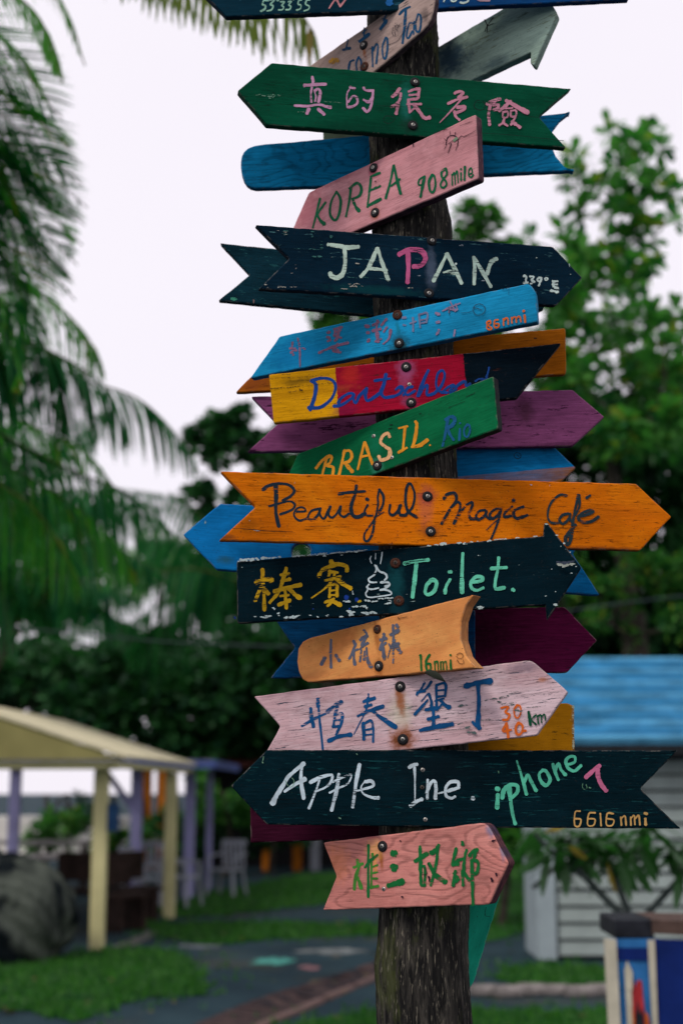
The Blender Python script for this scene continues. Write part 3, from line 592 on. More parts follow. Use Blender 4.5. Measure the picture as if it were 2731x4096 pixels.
sign('long orange board lettered Beautiful Magic Cafe in dark script, wide arrow pointing right',
     [(882, 1885), (2545, 1935), (2686, 2067), (2560, 2202), (877, 2162), (1022, 2027)], -8, 1650, C(226, 108, 8), edge_pts=[(882, 1885), (2545, 1935)], group=FR, thick=.016,
     wear=C(130, 60, 10), wamt=.3, wscale=(30, 120, 220), streak=.28, crack=.45, bumpk=1.6,
     stains_and_light=[(1706, 1984, 56, 60, C(150, 50, 60), .75), (1700, 2040, 44, 110, C(190, 90, 70), .5), (1722, 2126, 70, 40, C(120, 60, 30), .6), (1000, 2100, 60, 50, C(110, 55, 10), .45), (900, 2150, 60, 20, BLK, .6), (2400, 2195, 300, 14, BLK, .5), (2550, 2050, 300, 60, C(180, 80, 10), .35)],
     letters=[(720, 1860, 2, C(26, 42, 56), .25, .05, '28>22 662 198 710 165 790 148 870 160 914 205 882 250 820 285|32 766 160 768 260 766 380 790 490|18 712 330 800 306 880 290 918 320 890 360 800 395|17 930 372 1000 370 985 340 940 345 912 380 920 420 960 445 1020 425|20 1105 350 1050 368 1022 420 1060 438 1105 395 1122 345|18 1115 350 1120 400 1150 430 1182 372 1202 330|20 1202 330 1186 395 1220 420 1265 370 1285 330|22 1282 335 1276 390 1310 415 1350 390|28 1410 165 1396 240 1368 330 1380 400 1430 415 1480 385|30>18 1272 232 1340 220 1480 210'),
              (1440, 1860, 2, C(26, 42, 56), .3, .06, '20 60 320 35 370 50 402 100 400|28 50 272 62 277|18 152 195 140 260 142 320 120 420 75 490 35 550 35 600 65 605 98 545 112 460 120 412|22 152 195 185 250 180 320 150 380|10 110 425 190 375|22 240 320 232 380 260 402 300 370 322 320|24 325 320 310 370 325 402 368 400|22 368 395 420 330 435 230 402 150 372 180 362 290 385 372 455 420|24 668 270 700 232 755 228 768 280 720 350 650 470|22 735 330 785 295 800 340 772 420 748 470|22 790 400 840 330 890 298 895 330 868 390 888 430 940 430|20 1000 360 950 370 925 410 948 440 1000 400 1008 362 1008 410 1040 435|20 1120 345 1070 360 1035 400 1060 430 1108 392 1130 345 1112 420 1085 500 1045 595|8 1112 430 1060 470 1010 520|20 1215 332 1160 380 1152 415 1205 408|28 1222 282 1230 284|24 1305 335 1240 360 1225 400 1260 428 1335 403'),
              (1940, 1860, 2, C(34, 50, 58), .3, .06, '22>16 650 245 590 242 522 310 498 400 520 458 585 465|20 665 390 620 400 592 440 620 472 668 432 680 388 678 430 690 455|26 742 240 720 350 700 450 688 560 672 625 650 635 640 590 668 545 720 478|18 752 240 752 330 722 400|24 745 412 800 400 862 375 830 362 770 388 742 430 790 460 850 450 905 415|22 808 265 836 245'),
              (1440, 1860, 2, C(90, 45, 20), .3, .3, '7 510 405 520 408|5 250 615 258 630|7 445 355 450 358|6 340 106 352 108|4 690 505 770 520'),
              (720, 1860, 2, (0.02, .012, .008, 1), .3, .25, '4 420 508 560 516 700 530 900 538|7 700 62 770 64|4 1000 495 1200 490'),
              (720, 1860, 2, C(170, 165, 165), .4, .3, '7 590 524 645 526|5 550 445 560 447|6 912 140 922 146'), (1940, 1860, 2, C(200, 180, 190), .3, .3, '8>14 366 150 368 178|3 512 155 513 172')],
     washers=[(1709, 1986), (1722, 2126)])

sign('bright blue arrow board with a round hole, pointing left',
     [(732, 2139), (880, 2014), (1500, 2050), (2380, 2108), (2290, 2215), (2398, 2381), (1500, 2320), (865, 2278)], 0, 1650, C(12, 108, 172), 'back', edge_pts=[(865, 2278), (2398, 2381)], group=BK,
     streak=.3, thick=.02, hole=(1205, 2208, .0175), stains_and_light=[(900, 2240, 50, 25, C(40, 70, 60), .6), (1205, 2200, 70, 60, C(4, 30, 70), .5), (1350, 2230, 500, 60, C(8, 50, 110), .4)], letters=[(720, 1860, 2, C(140, 165, 175), .3, .25, '9>16 203 448 202 466')])

chips = ('24 936 722 985 752|14 1040 745 1100 740|16 1100 748 1160 742|16 250 782 300 775|9 300 770 340 765|18 500 772 560 770|12 440 782 500 776|11 1080 640 1120 652|9 1120 655 1175 652|8 1180 632 1300 625|16 1070 690 1095 705|11 975 695 1060 690|10 1236 676 1290 664|12 915 650 968 658|13 345 708 362 712|9 385 748 395 750|8 635 762 650 764|9 765 765 785 768|8 200 778 206 780|9 700 775 712 778|7 385 765 400 767|6 980 570 985 600|8 880 775 910 778|7 1265 640 1290 650|'
         '16 56 328 130 320|14 130 322 210 316|20 210 316 290 308|8 290 312 405 298|9 490 296 560 290|8 560 290 690 278|11 700 282 790 270|16 755 285 762 292|8 800 272 880 262|9 895 282 900 288|8 880 266 960 256|12 960 262 1020 256|7 1020 254 1100 244|6 100 378 103 380')
chips2 = ('8 300 208 320 210|7 360 203 382 202|15 405 200 470 192|9 530 190 568 188|12 590 192 615 186|7 640 182 660 180|7 695 175 706 175|11 780 172 806 169|6 835 162 930 156|6 1000 150 1035 147|8 1148 138 1176 136|9 1238 38 1262 42|12 1336 126 1340 134|9 1382 184 1396 198|6 1435 258 1440 262|22 1310 690 1330 678|8 1450 430 1450 434|11 706 702 765 700|7 700 715 740 712|7 1238 612 1250 612|6 1486 378 1490 380|6 706 289 708 291|5 1290 398 1294 400|5 1320 575 1325 580|5 1365 215 1367 222')
sign('dark teal board reading Toilet in mint beside yellow Chinese characters',
     [(946, 2246), (2172, 2144, 1), (2174, 2098), (2183, 2089, 2), (2194, 2098), (2325, 2270), (2186, 2482), (2181, 2420, 1), (949, 2494)], 8, 1650, C(2, 25, 34), edge_pts=[(946, 2246), (2172, 2144)], group=FR,
     thick=.016, wear=C(150, 165, 160), wamt=.02, wscale=(60, 200, 300), streak=.25, stains_and_light=[(1583, 2330, 50, 110, C(20, 70, 75), .6), (1590, 2430, 50, 70, C(14, 50, 60), .6)],
     letters=[(920, 2080, 2, C(205, 150, 22), .35, .08, '30 260 395 262 500 272 600 275 722|38 208 500 280 480 338 480|24>30 250 530 220 600 202 648|34 270 555 308 590|28 450 385 425 480 385 580 318 662|22 405 440 472 430|28 412 490 480 474|30>36 352 572 450 545 565 520|36 470 550 520 598 562 625|20 402 610 470 600|30 388 680 480 642|26 440 560 452 708|36 806 330 822 348|24>30 745 390 725 420 710 452|30>34 738 400 850 356 928 370 935 408|22 790 412 860 422|24 800 405 790 450|22 840 420 832 450|22 762 487 820 470 885 455|22>12 830 462 770 540 652 625|32>38 850 470 900 510 965 548|22 800 530 795 620|24 800 525 852 520 855 612|14 800 567 850 562|16 800 602 850 602|22 760 662 832 632|22 822 642 782 690|32 820 650 885 683'),
              (920, 2080, 2, C(205, 208, 214), .25, .1, '13 1158 362 1170 400 1150 442 1110 470 1120 498 1172 500|15 1168 366 1192 410 1240 430 1254 462 1236 482|13 1112 515 1096 540 1130 556 1188 545|17 1205 500 1262 500 1275 522 1240 532|14 1275 525 1250 545 1200 562|13 1100 560 1086 595 1112 620 1200 612 1280 600 1288 580 1252 562 1205 560|8 1130 290 1120 315 1132 348|7 1165 268 1162 315|12>6 1216 260 1212 300 1203 352'),
              (1560, 2080, 2, C(108, 200, 168), .2, .06, '28 112 350 200 332 308 320|32>30 212 340 196 480 180 620|30 325 485 290 530 282 585 310 598 352 570 372 510 350 482 322 486|26 480 475 446 540 440 588|26 470 418 490 416|26>34 582 268 576 400 575 582|26 650 500 730 488 735 462 690 455 646 500 652 545 692 565 745 545|26 868 302 860 400 842 490 846 552 915 542|28 808 390 930 382|28 978 556 990 566'),
              (920, 2080, 2, C(196, 200, 202), .35, .38, chips), (1560, 2080, 2, C(196, 198, 196), .2, .38, chips2),
              (1560, 2080, 2, C(180, 175, 165), .1, .3, '22>38 1330 362 1380 372 1425 378|30>12 1425 372 1478 350'), (1560, 2080, 2, C(60, 64, 78), .3, .15, '12>26 1332 352 1370 360 1400 362|26>8 1400 362 1470 346'),
              (920, 2080, 2, C(16, 50, 130), .2, .2, '34 940 632 950 638|30 1022 650 1030 655|14 60 790 64 800|12 968 722 972 728|9 680 725 684 727'), (920, 2080, 2, C(190, 150, 20), .2, .2, '18 1040 668 1058 664')],
     washers=[(1581, 2253, True), (1595, 2404, True)])

sign('dark blue fork tailed board sticking out left behind the small peach plank',
     [(1103, 2480), (1900, 2440), (1900, 2700), (1082, 2713), (1180, 2592)], 0, 1650, C(8, 66, 112), 'back', edge_pts=[(1082, 2713), (1900, 2700)], group=BK, streak=.5, rings=.3)
sign('maroon arrow board pointing right, behind the curved end of the peach plank',
     [(1500, 2438), (2258, 2428), (2388, 2562), (2268, 2691), (1500, 2694)], 0, 1650, C(96, 16, 58), 'back', off=.022, edge_pts=[(1500, 2438), (2258, 2428)], group=BK, wear=C(40, 20, 40), wamt=.25, wscale=(16, 60, 150), streak=.6, crack=.8,
     stains_and_light=[(1900, 2560, 220, 160, C(30, 6, 20), .7)])

sign('small peach orange plank with rounded left end, grey characters and 16nmi',
     [(1187, 2650), (1192, 2595), (1210, 2567), (1240, 2552), (1465, 2492), (1790, 2405), (1893, 2380, 3), (1862, 2425), (1843, 2485), (1842, 2560), (1862, 2625), (1905, 2672, 3), (1840, 2678), (1600, 2700), (1230, 2730), (1209, 2718), (1195, 2690)], 36, 1650,
     C(255, 146, 84), edge_pts=[(1465, 2492), (1790, 2405)], group=FR, thick=.026, round_px=3, streak=.12, crack=.2, edge=.75,
     stains_and_light=[(1508, 2560, 20, 90, RUST, .7), (1508, 2518, 30, 40, RUST, .8), (1514, 2670, 34, 56, RUST, .8), (1330, 2560, 190, 60, C(170, 90, 45), .5), (1260, 2700, 80, 30, C(170, 100, 60), .5)],
     letters=[(1140, 2360, 2, C(98, 98, 118), .25, .08, '18>24 368 398 365 500 369 622|32>26 318 542 290 598|24>30 406 520 435 568|22 548 408 562 440 550 470 520 545|18 512 552 548 495 585 475|20>26 552 470 550 540 560 598|20 630 322 655 360 612 385|24 602 402 660 368|20 665 425 620 452 602 475|24 650 375 615 445|14>20 612 480 600 572|14>20 636 490 632 560|18>32 652 465 662 560 690 618|24 790 352 796 380|24 762 402 812 388|22 790 375 768 455 762 480|20 772 460 808 422|22>28 782 440 796 552|22>14 865 282 868 400 866 585|26>34 845 360 908 325|26 892 280 904 296|18>10 880 400 845 470 822 545|22 872 470 912 425|32 882 432 925 500|15 832 432 850 470'),
              (1140, 2360, 2, C(22, 98, 44), .1, .08, '16 1078 525 1088 522|16 1087 520 1092 645|18 1158 518 1130 570 1136 640 1165 635 1162 592 1135 590|12 1198 572 1201 640|11 1202 582 1222 572 1226 640|12 1246 575 1248 640|10 1248 582 1265 575 1269 640|10 1271 582 1290 574 1296 640|17 1326 562 1330 635|17 1325 520 1327 525'),
              (1140, 2360, 2, C(120, 70, 40), .3, .15, '5 1375 520 1400 505 1425 520 1415 548 1385 545 1372 530|5 1380 560 1400 590 1430 588 1428 560|4 440 575 520 562|8 905 218 915 232|4 915 226 980 216')],
     washers=[(1509, 2517, True, False, False, .85), (1515, 2665)])

sign('pale pink forked board with blue Chinese characters and orange 30 40 km',
     [(1015, 2787), (2125, 2640, 22), (2271, 2769), (2147, 2943), (1600, 3003), (1035, 3062), (1120, 2907)], 12, 1650, C(222, 170, 176), edge_pts=[(1015, 2787), (2125, 2640)], group=FR,
     wear=C(70, 68, 80), wamt=.3, wscale=(18, 110, 260), streak=.42, crack=1.0, edge=.7,
     stains_and_light=[(1600, 2850, 70, 110, C(215, 200, 170), .45), (1600, 2800, 30, 95, RUST, .9), (1611, 2958, 75, 72, RUST, 1.0), (1611, 2960, 48, 44, RUSTD, .8), (1200, 2760, 300, 24, C(120, 80, 95), .45), (2100, 2670, 90, 30, C(90, 70, 90), .5), (2170, 2720, 30, 14, C(190, 110, 70), .6)],
     letters=[(1000, 2620, 2, C(12, 74, 124), .32, .08, '30 542 352 545 415|16>20 546 400 558 540 582 755|26>32 485 428 490 500 508 575|22 415 570 500 520 602 470|34 618 455 672 410 732 376|22 700 412 682 470 668 560|24 690 482 738 475 726 560 702 610 690 640|18 682 522 720 520|26 662 575 708 572|34 628 690 720 650 808 640|13 946 312 948 345|26>32 908 376 995 345|26 918 416 970 400|24>30 862 490 950 450 1065 412|22>5 942 345 930 440 880 540 828 640|26>40 980 450 1060 512 1165 578|28 906 545 910 678|20 912 552 968 526 985 600 984 698|16 920 602 970 592|16 920 642 970 636'),
              (1560, 2620, 2, C(12, 74, 124), .08, .08, '22>18 275 222 250 272 212 320|20 215 302 280 290|20 330 212 300 260 262 292|24 310 312 330 380 328 440|18>26 300 362 250 420 198 478|10 300 312 250 372|22 370 242 442 232 440 332|22 370 242 372 440|16 380 287 430 281|18 380 336 440 327|16 360 370 430 350|24>38 402 362 440 402 475 422|18 376 440 418 392|28 286 440 370 425|28 302 516 388 494|28 346 430 349 568|32>38 242 605 370 577 498 555|44 602 252 700 225 808 210|32>38 705 242 710 400 702 560|22 660 537 692 575|40 702 560 714 588'),
              (1560, 2620, 2, C(226, 98, 30), .12, .08, '18 888 425 948 415 922 458 955 480 938 518 902 520|15 1015 402 993 440 1000 494 1025 503 1045 460 1040 412 1014 402|18 930 547 902 610 968 600|22 930 547 945 662|20 1030 542 1005 580 1015 634 1048 630 1060 572 1028 542|22 1060 612 1085 610'),
              (1560, 2620, 2, C(6, 74, 48), .1, .08, '24 1108 458 1122 562|14 1168 478 1128 520|14 1128 522 1168 558|14 1178 490 1186 553|13 1182 492 1206 482 1212 543|13 1212 494 1236 478 1242 523'),
              (1560, 2620, 2, C(90, 100, 100), .45, .4, '12 545 412 615 400|8 755 366 860 348 945 332|10 855 378 885 374|6 880 340 1025 292|7 890 395 990 385|16 625 626 680 622|6 730 525 880 520|12 590 582 640 578|5 1090 425 1200 415|7 540 560 580 545|4 400 610 640 590|8 950 405 1000 400|18 1005 440 1050 455')],
     washers=[(1600, 2747), (1611, 2959)])
sign('mustard yellow plank with a chipped white right edge',
     [(1650, 2846), (2270, 2813, 8), (2289, 2824, 8), (2292, 3036), (1650, 3045)], 16, 1650, C(168, 104, 12), 'back', edge_pts=[(1650, 3045), (2292, 3036)], group=BK, thick=.024, wear=C(95, 62, 14), wamt=.2, wscale=(30, 60, 60), streak=.15,
     letters=[(1560, 2620, 2, C(190, 185, 165), .3, .4, '9 1462 402 1466 450|7 1464 470 1462 520|9 1464 560 1467 640|8 1464 660 1466 760|5 1440 520 1442 523')])

sign('long dark teal board reading Apple Inc. iphone 7, arrow left and fork right',
     [(924, 3145), (1067, 3001), (1600, 3001), (2709, 3003, 2), (2562, 3155), (2721, 3316, 2), (1950, 3312), (1067, 3300)], 0, 1650, C(3, 28, 36), edge_pts=[(1067, 3001), (2709, 3003)], group=FR, thick=.014,
     wear=C(18, 58, 62), wamt=.34, wscale=(14, 70, 200), streak=.5, rings=.0, crack=.8, stains_and_light=[(1750, 3080, 260, 120, C(8, 18, 24), .7)],
     letters=[(920, 2980, 2, C(208, 212, 222), .34, .06, '36>26 590 150 530 200 460 260|24>48 462 258 420 330 375 400 340 470|22>30 580 155 566 270 588 430|18>40 435 375 520 318 598 275|28>16 642 302 720 262 815 242 802 305 755 345 692 370|16>20 715 282 685 372 630 510|15 820 300 900 262 970 240 942 310 862 350 795 385|24>30 870 235 852 360 812 525|30>26 1035 158 1010 290 980 500|18>26 1000 372 1080 352 1145 328 1130 292 1080 296|10>16 1080 292 1048 338 1060 385 1100 412|16>32 1100 412 1145 425 1185 425'),
              (1540, 2980, 2, C(205, 208, 216), .32, .06, '28 192 182 225 162 255 157|20>8 235 180 238 300 238 475|30 202 490 250 455 295 435|20 340 280 336 432|22>30 332 385 365 305 395 290 405 340 402 430|12 425 390 500 370|26 500 370 585 345|24 588 345 582 300 525 298 484 345 488 408 530 428 558 415|32 697 426 706 432|5 270 436 240 470'),
              (1540, 2980, 2, C(92, 186, 155), .22, .06, '34 900 400 895 508|36 890 350 906 356|32 936 428 950 365 1000 322 1055 330 1056 380 1005 430|32>28 990 335 1003 450 1020 560 1040 635|16>26 1053 130 1090 250 1130 398|26 1112 300 1140 240 1170 300 1208 370|26 1260 202 1230 240 1250 300 1288 325 1318 280 1290 217 1258 202|24 1340 155 1360 220 1384 282|26 1358 205 1385 150 1405 200 1443 242'),
              (1947, 2980, 2, C(92, 186, 155), .22, .06, '24 650 158 700 140 700 96 658 98 630 130 650 188 700 210 752 165'),
              (1947, 2980, 2, C(206, 104, 140), .18, .06, '34 790 262 850 205 900 168|30>38 890 172 885 240 915 320 952 368'),
              (1947, 2980, 2, C(206, 152, 92), .08, .06, '13 745 532 705 540 700 640 735 652 750 600 705 592|13 865 545 815 552 805 640 850 645 862 597 810 592|13 905 550 912 650|13 1010 552 962 552 955 640 1000 645 1012 602 960 592|15 1070 580 1074 645|13 1072 590 1102 572 1112 645|14 1148 580 1150 645|12 1150 590 1175 567 1182 640|14 1185 590 1212 567 1222 642|22 1265 592 1268 642|22 1260 548 1278 554'),
              (1947, 2980, 2, C(110, 150, 120), .5, .2, '5 765 312 762 340 780 358 798 345 792 318|5 90 210 94 228|8 815 342 828 346'),
              (920, 2980, 2, C(120, 150, 125), .4, .2, '6 268 95 262 130|8 258 138 264 146|7 870 585 886 592|4 492 382 494 384|6 1010 70 1016 80|5 440 285 470 335 500 330 512 290 495 265')],
     screws=[(1690, 3081), (1688, 3151, 1), (1701, 3280)])

sign('dark maroon plank end jutting out left underneath the Apple board',
     [(1000, 3150), (1900, 3160), (1900, 3345), (1002, 3373)], 0, 1650, C(62, 14, 36), 'back', edge_pts=[(1002, 3373), (1900, 3345)], group=BK, streak=.6, crack=.9)

sign('salmon pink board with swirling grain and green Chinese characters, lowest on the pole',
     [(1292, 3372), (1945, 3291, 24), (2033, 3455), (1956, 3620, 10), (1290, 3643), (1345, 3507)], 33, 1650, C(216, 128, 120), edge_pts=[(1290, 3643), (1956, 3620)], group=FR, thick=.026, edge=1.25,
     rings=.5, ringfreq=6.0, streak=.3, crack=.3, stains_and_light=[(1345, 3450, 90, 110, C(230, 130, 90), .55), (1525, 3440, 16, 60, RUST, .9), (1500, 3400, 60, 60, C(235, 170, 80), .4), (1480, 3345, 60, 16, C(170, 40, 70), .6), (1960, 3320, 26, 40, C(120, 110, 140), .85), (2010, 3400, 18, 60, C(120, 110, 140), .8), (1500, 3460, 16, 60, C(235, 150, 60), .5)],  # warm sunlight on the left end painted in; lilac tone marks the chamfer
     letters=[(1260, 3270, 2, C(70, 128, 50), .35, .12, '24 338 342 345 398|24 310 402 382 372|30>22 358 382 325 480 315 580|24>32 342 482 370 568|20 460 292 465 340|18 452 362 450 570|15 452 402 502 382|15 452 450 500 440|17 452 495 500 490|24 445 562 505 552'),
              (1260, 3270, 2, C(24, 104, 52), .12, .1, '20 428 222 425 400 426 640|20 400 402 440 352 500 302|56 622 292 642 290|50 618 395 648 398|34 622 420 642 422|44>52 588 548 650 530 700 515|24 840 235 845 345|34 802 352 898 292|26>30 845 330 846 470 850 540|20 850 400 878 400 880 545|22 852 548 880 548|26 990 222 975 262|40 930 286 978 262|24 980 272 968 380 928 545|30>40 912 372 960 460 1045 518|26 1130 250 1102 370|26 1150 342 1102 372|30 1102 382 1148 372|26 1125 430 1107 550|24 1112 450 1148 490 1132 518|26 1180 198 1184 222|24 1213 262 1198 320 1190 430|24 1152 342 1200 330|24 1180 430 1185 548|28 1195 442 1238 510|32 1237 308 1268 272 1300 260|26 1288 262 1272 340|24>30 1255 342 1260 500 1266 700|30 1272 342 1306 362 1300 435 1262 460'),
              (1260, 3270, 2, (0.02, .006, .02, 1), .15, .2, '20>10 912 478 918 515|20 1412 490 1420 512|14 1450 450 1455 470|16>6 1420 192 1450 182|4 862 460 900 455 880 400|4 905 360 912 395|10 682 188 690 192|14 696 636 706 640')],
     washers=[(1530, 3387, False, False, False, 1.0)], screws=[(1534, 3558)])

sign('sea green board hanging down behind the pole under the lowest pink board',
     [(1660, 3540), (2006, 3560), (1893, 3935), (1800, 4060), (1640, 3950)], 0, 1650, C(30, 148, 122), 'back', edge_pts=[(1893, 3935), (2006, 3560)], group=BK, streak=.15, crack=.2,
     letters=[(1300, 3600, 2, (0.01, .05, .04, 1), .2, .2, '4 1290 60 1278 100 1282 128 1300 135 1320 136|6 1215 138 1218 139|4 1300 240 1302 240')])

# ------------------------------------------------------------------ the pole itself
def make_pole():
    nseg, zs = 150, np.arange(-0.25, 3.55, 0.0085)
    V = []; k = np.arange(nseg) * 2 * math.pi / nseg
    ph = rng.uniform(0, 6.28, 60); fr = rng.integers(5, 60, 60); fz = rng.uniform(0.3, 5, 60)
    am = 1 / (fr ** 0.75) * rng.uniform(.5, 1, 60)
    for z in zs:
        cx, r = pole_at(z); d = np.zeros(nseg)
        for i in range(60): d += am[i] * np.sin(fr[i] * k + ph[i] + fz[i] * z * 2 + 0.6 * np.sin(z * 9 + ph[i]))
        low = 0.02 * np.sin(k * 2 + z * 3) + 0.015 * np.sin(k * 3 - z * 5)
        ridge = -np.abs(np.sin(k * 11 + 2.2 * np.sin(z * 4) + 1.5 * np.sin(k * 3 + z * 2))) ** 0.4
        rr = r * (1 + low) + 0.0018 * d + 0.0020 * ridge + rng.normal(0, 0.00035, nseg)
        for a, q in zip(k, rr): V.append((cx + q * math.cos(a), POLE_Y + q * math.sin(a), z))
    nz = len(zs); Fc = []
    for i in range(nz - 1):
        for j in range(nseg):
            a = i * nseg + j; b = i * nseg + (j + 1) % nseg; Fc.append((a, b, b + nseg, a + nseg))
    me = mesh_np('weathered_pole', V, Fc, True)
    s = NB('weathered_trunk'); v1 = s.mapped((90, 90, 12)); v2 = s.mapped((20, 20, 3.5)); v3 = s.mapped((260, 260, 40))
    f1, f2, f3 = s.noise(v1, 1, 6, .7, .8), s.noise(v2, 1, 5, .6, 1.2), s.noise(v3, 1, 3, .6)
    c = s.mix(s.ramp(f1, .42, .62), (0.008, 0.008, 0.008, 1), (0.066, 0.060, 0.050, 1))
    c = s.mix(s.ramp(f2, .44, .60, 0, .9), c, (0.010, 0.010, 0.010, 1))
    c = s.mix(s.ramp(s.noise(s.mapped((14, 14, 6)), 1, 5, .7), .54, .64, 0, .6), c, (0.055, 0.068, 0.018, 1))
    c = s.mix(s.ramp(f3, .60, .68, 0, .7), c, (0.22, 0.20, 0.15, 1))
    h = s.math('ADD', s.math('MULTIPLY', f1, 1.2), s.math('ADD', s.math('MULTIPLY', f2, 1.5), s.math('MULTIPLY', f3, .4)))
    me.materials.append(s.set(c, .9, s.bump(h, .8, .004)))
    o = link('weathered_pole', me)
    return tag(o, 'thick weathered grey tree trunk standing upright as the post carrying the signs', 'post')
make_pole()

# curled dry leaf caught between the peach plank and the pink board
def dry_leaf():
    b = at(1700, 2688, 2.30); e = at(1782, 2728, 2.285); V = []; Fc = []
    d = e - b
    for i in range(9):
        t = i / 8; w = 0.006 * math.sin(math.pi * min(1, t * 0.9 + 0.08)) ; c = b + d * t + Vector((0, -0.004 * math.sin(t * 3.1), 0.003 * math.sin(t * 3.1)))
        for k, q in enumerate((-1, 0, 1)): V.append(c + Vector((0.2 * w * q, 0.003 * abs(q), w * q)))
    for i in range(8):
        for k in range(2): o = i * 3 + k; Fc.append((o, o + 1, o + 4, o + 3))
    me = mesh_np('dry_leaf', [tuple(v) for v in V], Fc, True)
    tag(link('dry_leaf', me, None, simple('dry_leaf', (0.03, 0.035, 0.025, 1), .7)), 'small curled dark leaf wedged under the peach plank', 'leaf')
dry_leaf()
# ------------------------------------------------------------------ ground
def sheet(name, poly, z, mat, kind='structure', wob=0.0):
    P = [gp(x, y, z) for x, y in poly] if not isinstance(poly[0], Vector) else poly
    Q = []
    for i in range(len(P)):
        a, b = P[i], P[(i + 1) % len(P)]; n = max(1, int((b - a).length / 0.18)) if wob else 1
        for j in range(n):
            p = a + (b - a) * j / n; Q.append((p.x + random.uniform(-wob, wob), p.y + random.uniform(-wob, wob), z))
    bm = bmesh.new(); vs_ = [bm.verts.new(q) for q in Q]; es = [bm.edges.new((vs_[i], vs_[(i + 1) % len(vs_)])) for i in range(len(vs_))]
    bmesh.ops.triangle_fill(bm, use_beauty=True, edges=es); bmesh.ops.recalc_face_normals(bm, faces=bm.faces)
    for f in bm.faces:
        if f.normal.z < 0: f.normal_flip()
    o = link(name, bm_mesh(name, bm), None, mat); o['kind'] = kind; return o, Q

s = NB('asphalt'); v = s.mapped(src='Object')
c = s.mix(s.ramp(s.noise(v, 1.2, 5), .3, .7), (0.009, 0.024, 0.034, 1), (0.022, 0.048, 0.060, 1))
c = s.mix(s.ramp(s.noise(v, 90, 3), .55, .7, 0, .5), c, (0.07, 0.09, 0.10, 1))
c = s.mix(s.ramp(s.noise(v, 0.45, 6, .7), .54, .66, 0, .8), c, (0.045, 0.050, 0.042, 1))
c = s.mix(s.ramp(s.noise(v, 0.9, 5, .7, 1.5), .6, .68, 0, .6), c, (0.012, 0.038, 0.012, 1))
M_ASPH = s.set(c, .85, s.bump(s.noise(v, 160, 3), .5, .004))
bm = bmesh.new(); bmesh.ops.create_grid(bm, x_segments=40, y_segments=40, size=220, matrix=Matrix.Translation((0, 150, 0)))
tag(link('ground', bm_mesh('ground', bm), None, M_ASPH), kind='structure')
s = NB('turf'); v = s.mapped()
c = s.mix(s.ramp(s.noise(v, 2.5, 5), .35, .65), (0.004, 0.042, 0.010, 1), (0.026, 0.125, 0.012, 1))
M_TURF = s.set(c, .95, s.bump(s.noise(v, 60, 3), 1, .02))
def leafmat(name, a, b, cdark=None, trans=.35, rough=.5, spec=.4):
    s = NB(name); g = s.n('ShaderNodeNewGeometry'); r = g.outputs['Random Per Island']
    c = s.mix(s.ramp(r, 0, 1), a, b)
    if cdark: c = s.mix(s.ramp(r, .86, .9, 0, 1), c, cdark)
    s.set(c, rough); s.b.inputs['Specular IOR Level'].default_value = spec
    tr = s.n('ShaderNodeBsdfTranslucent'); s.L(s.mix(1.0, c, (.95, 1.45, .75, 1), 'MULTIPLY'), tr.inputs[0])
    ms = s.n('ShaderNodeMixShader'); ms.inputs[0].default_value = trans; s.L(s.b.outputs[0], ms.inputs[1]); s.L(tr.outputs[0], ms.inputs[2])
    s.L(ms.outputs[0], s.out.inputs[0]); return s.m
M_GRASS = leafmat('grass_blades', (0.006, 0.060, 0.012, 1), (0.050, 0.19, 0.014, 1))
lawns = [
    [(-900, 3890), (300, 3830), (420, 3800), (600, 3797), (760, 3830), (850, 3930), (800, 3985), (640, 3990), (520, 4010), (330, 4085), (150, 4040), (-900, 4010)],
    [(560, 3685), (700, 3700), (900, 3690), (1500, 3700), (1560, 3735), (1100, 3758), (830, 3782), (640, 3750)],
    [(560, 3640), (720, 3600), (1000, 3545), (1200, 3500), (1700, 3480), (1700, 3590), (1200, 3625), (900, 3662), (700, 3672)],
    [(1880, 3420), (2180, 3400), (2190, 3700), (1900, 3780), (1850, 3640)],
    [(1990, 3880), (2180, 3850), (2480, 3880), (2480, 3960), (2200, 3960), (2010, 3925)],
    [(1120, 4140), (1330, 4065), (1560, 4045), (1900, 4040), (2480, 4035), (2760, 4060), (2760, 4700), (900, 4700)]]
GP = []
for L in lawns:
    o, Q = sheet('lawn', L, 0.012, M_TURF, wob=0.12); GP.append(Q)
def inside(x, y, Q):
    r = False; j = len(Q) - 1
    for i in range(len(Q)):
        if (Q[i][1] > y) != (Q[j][1] > y) and x < (Q[j][0] - Q[i][0]) * (y - Q[i][1]) / (Q[j][1] - Q[i][1]) + Q[i][0]: r = not r
        j = i
    return r
V = []; Fc = []
for Q in GP:
    xs = [q[0] for q in Q]; ys = [q[1] for q in Q]; xs += [min(xs) - .5, max(xs) + .5]; ys += [min(ys) - .6, max(ys) + .6]; A = (max(xs) - min(xs)) * (max(ys) - min(ys)); n = int(min(9000, A * 260))
    for _ in range(n):
        x, y = random.uniform(min(xs), max(xs)), random.uniform(min(ys), max(ys))
        if abs(x) > y * .27 or not (inside(x, y, Q) or (random.random() < .45 and inside(x + random.gauss(0, .25), y + random.gauss(0, .35), Q))): continue
        for b in range(3):
            a = random.uniform(0, 6.28); h = random.uniform(.03, .085); w = .006 + .0004 * y; lx, ly = random.uniform(-.03, .03), random.uniform(-.03, .03)
            bx, by = x + random.uniform(-.03, .03), y + random.uniform(-.03, .03); o = len(V)
            V += [(bx - w * math.cos(a), by - w * math.sin(a), .01), (bx + w * math.cos(a), by + w * math.sin(a), .01), (bx + lx, by + ly, h)]; Fc.append((o, o + 1, o + 2))
tag(link('grass', mesh_np('grass', V, Fc), None, M_GRASS), kind='stuff')

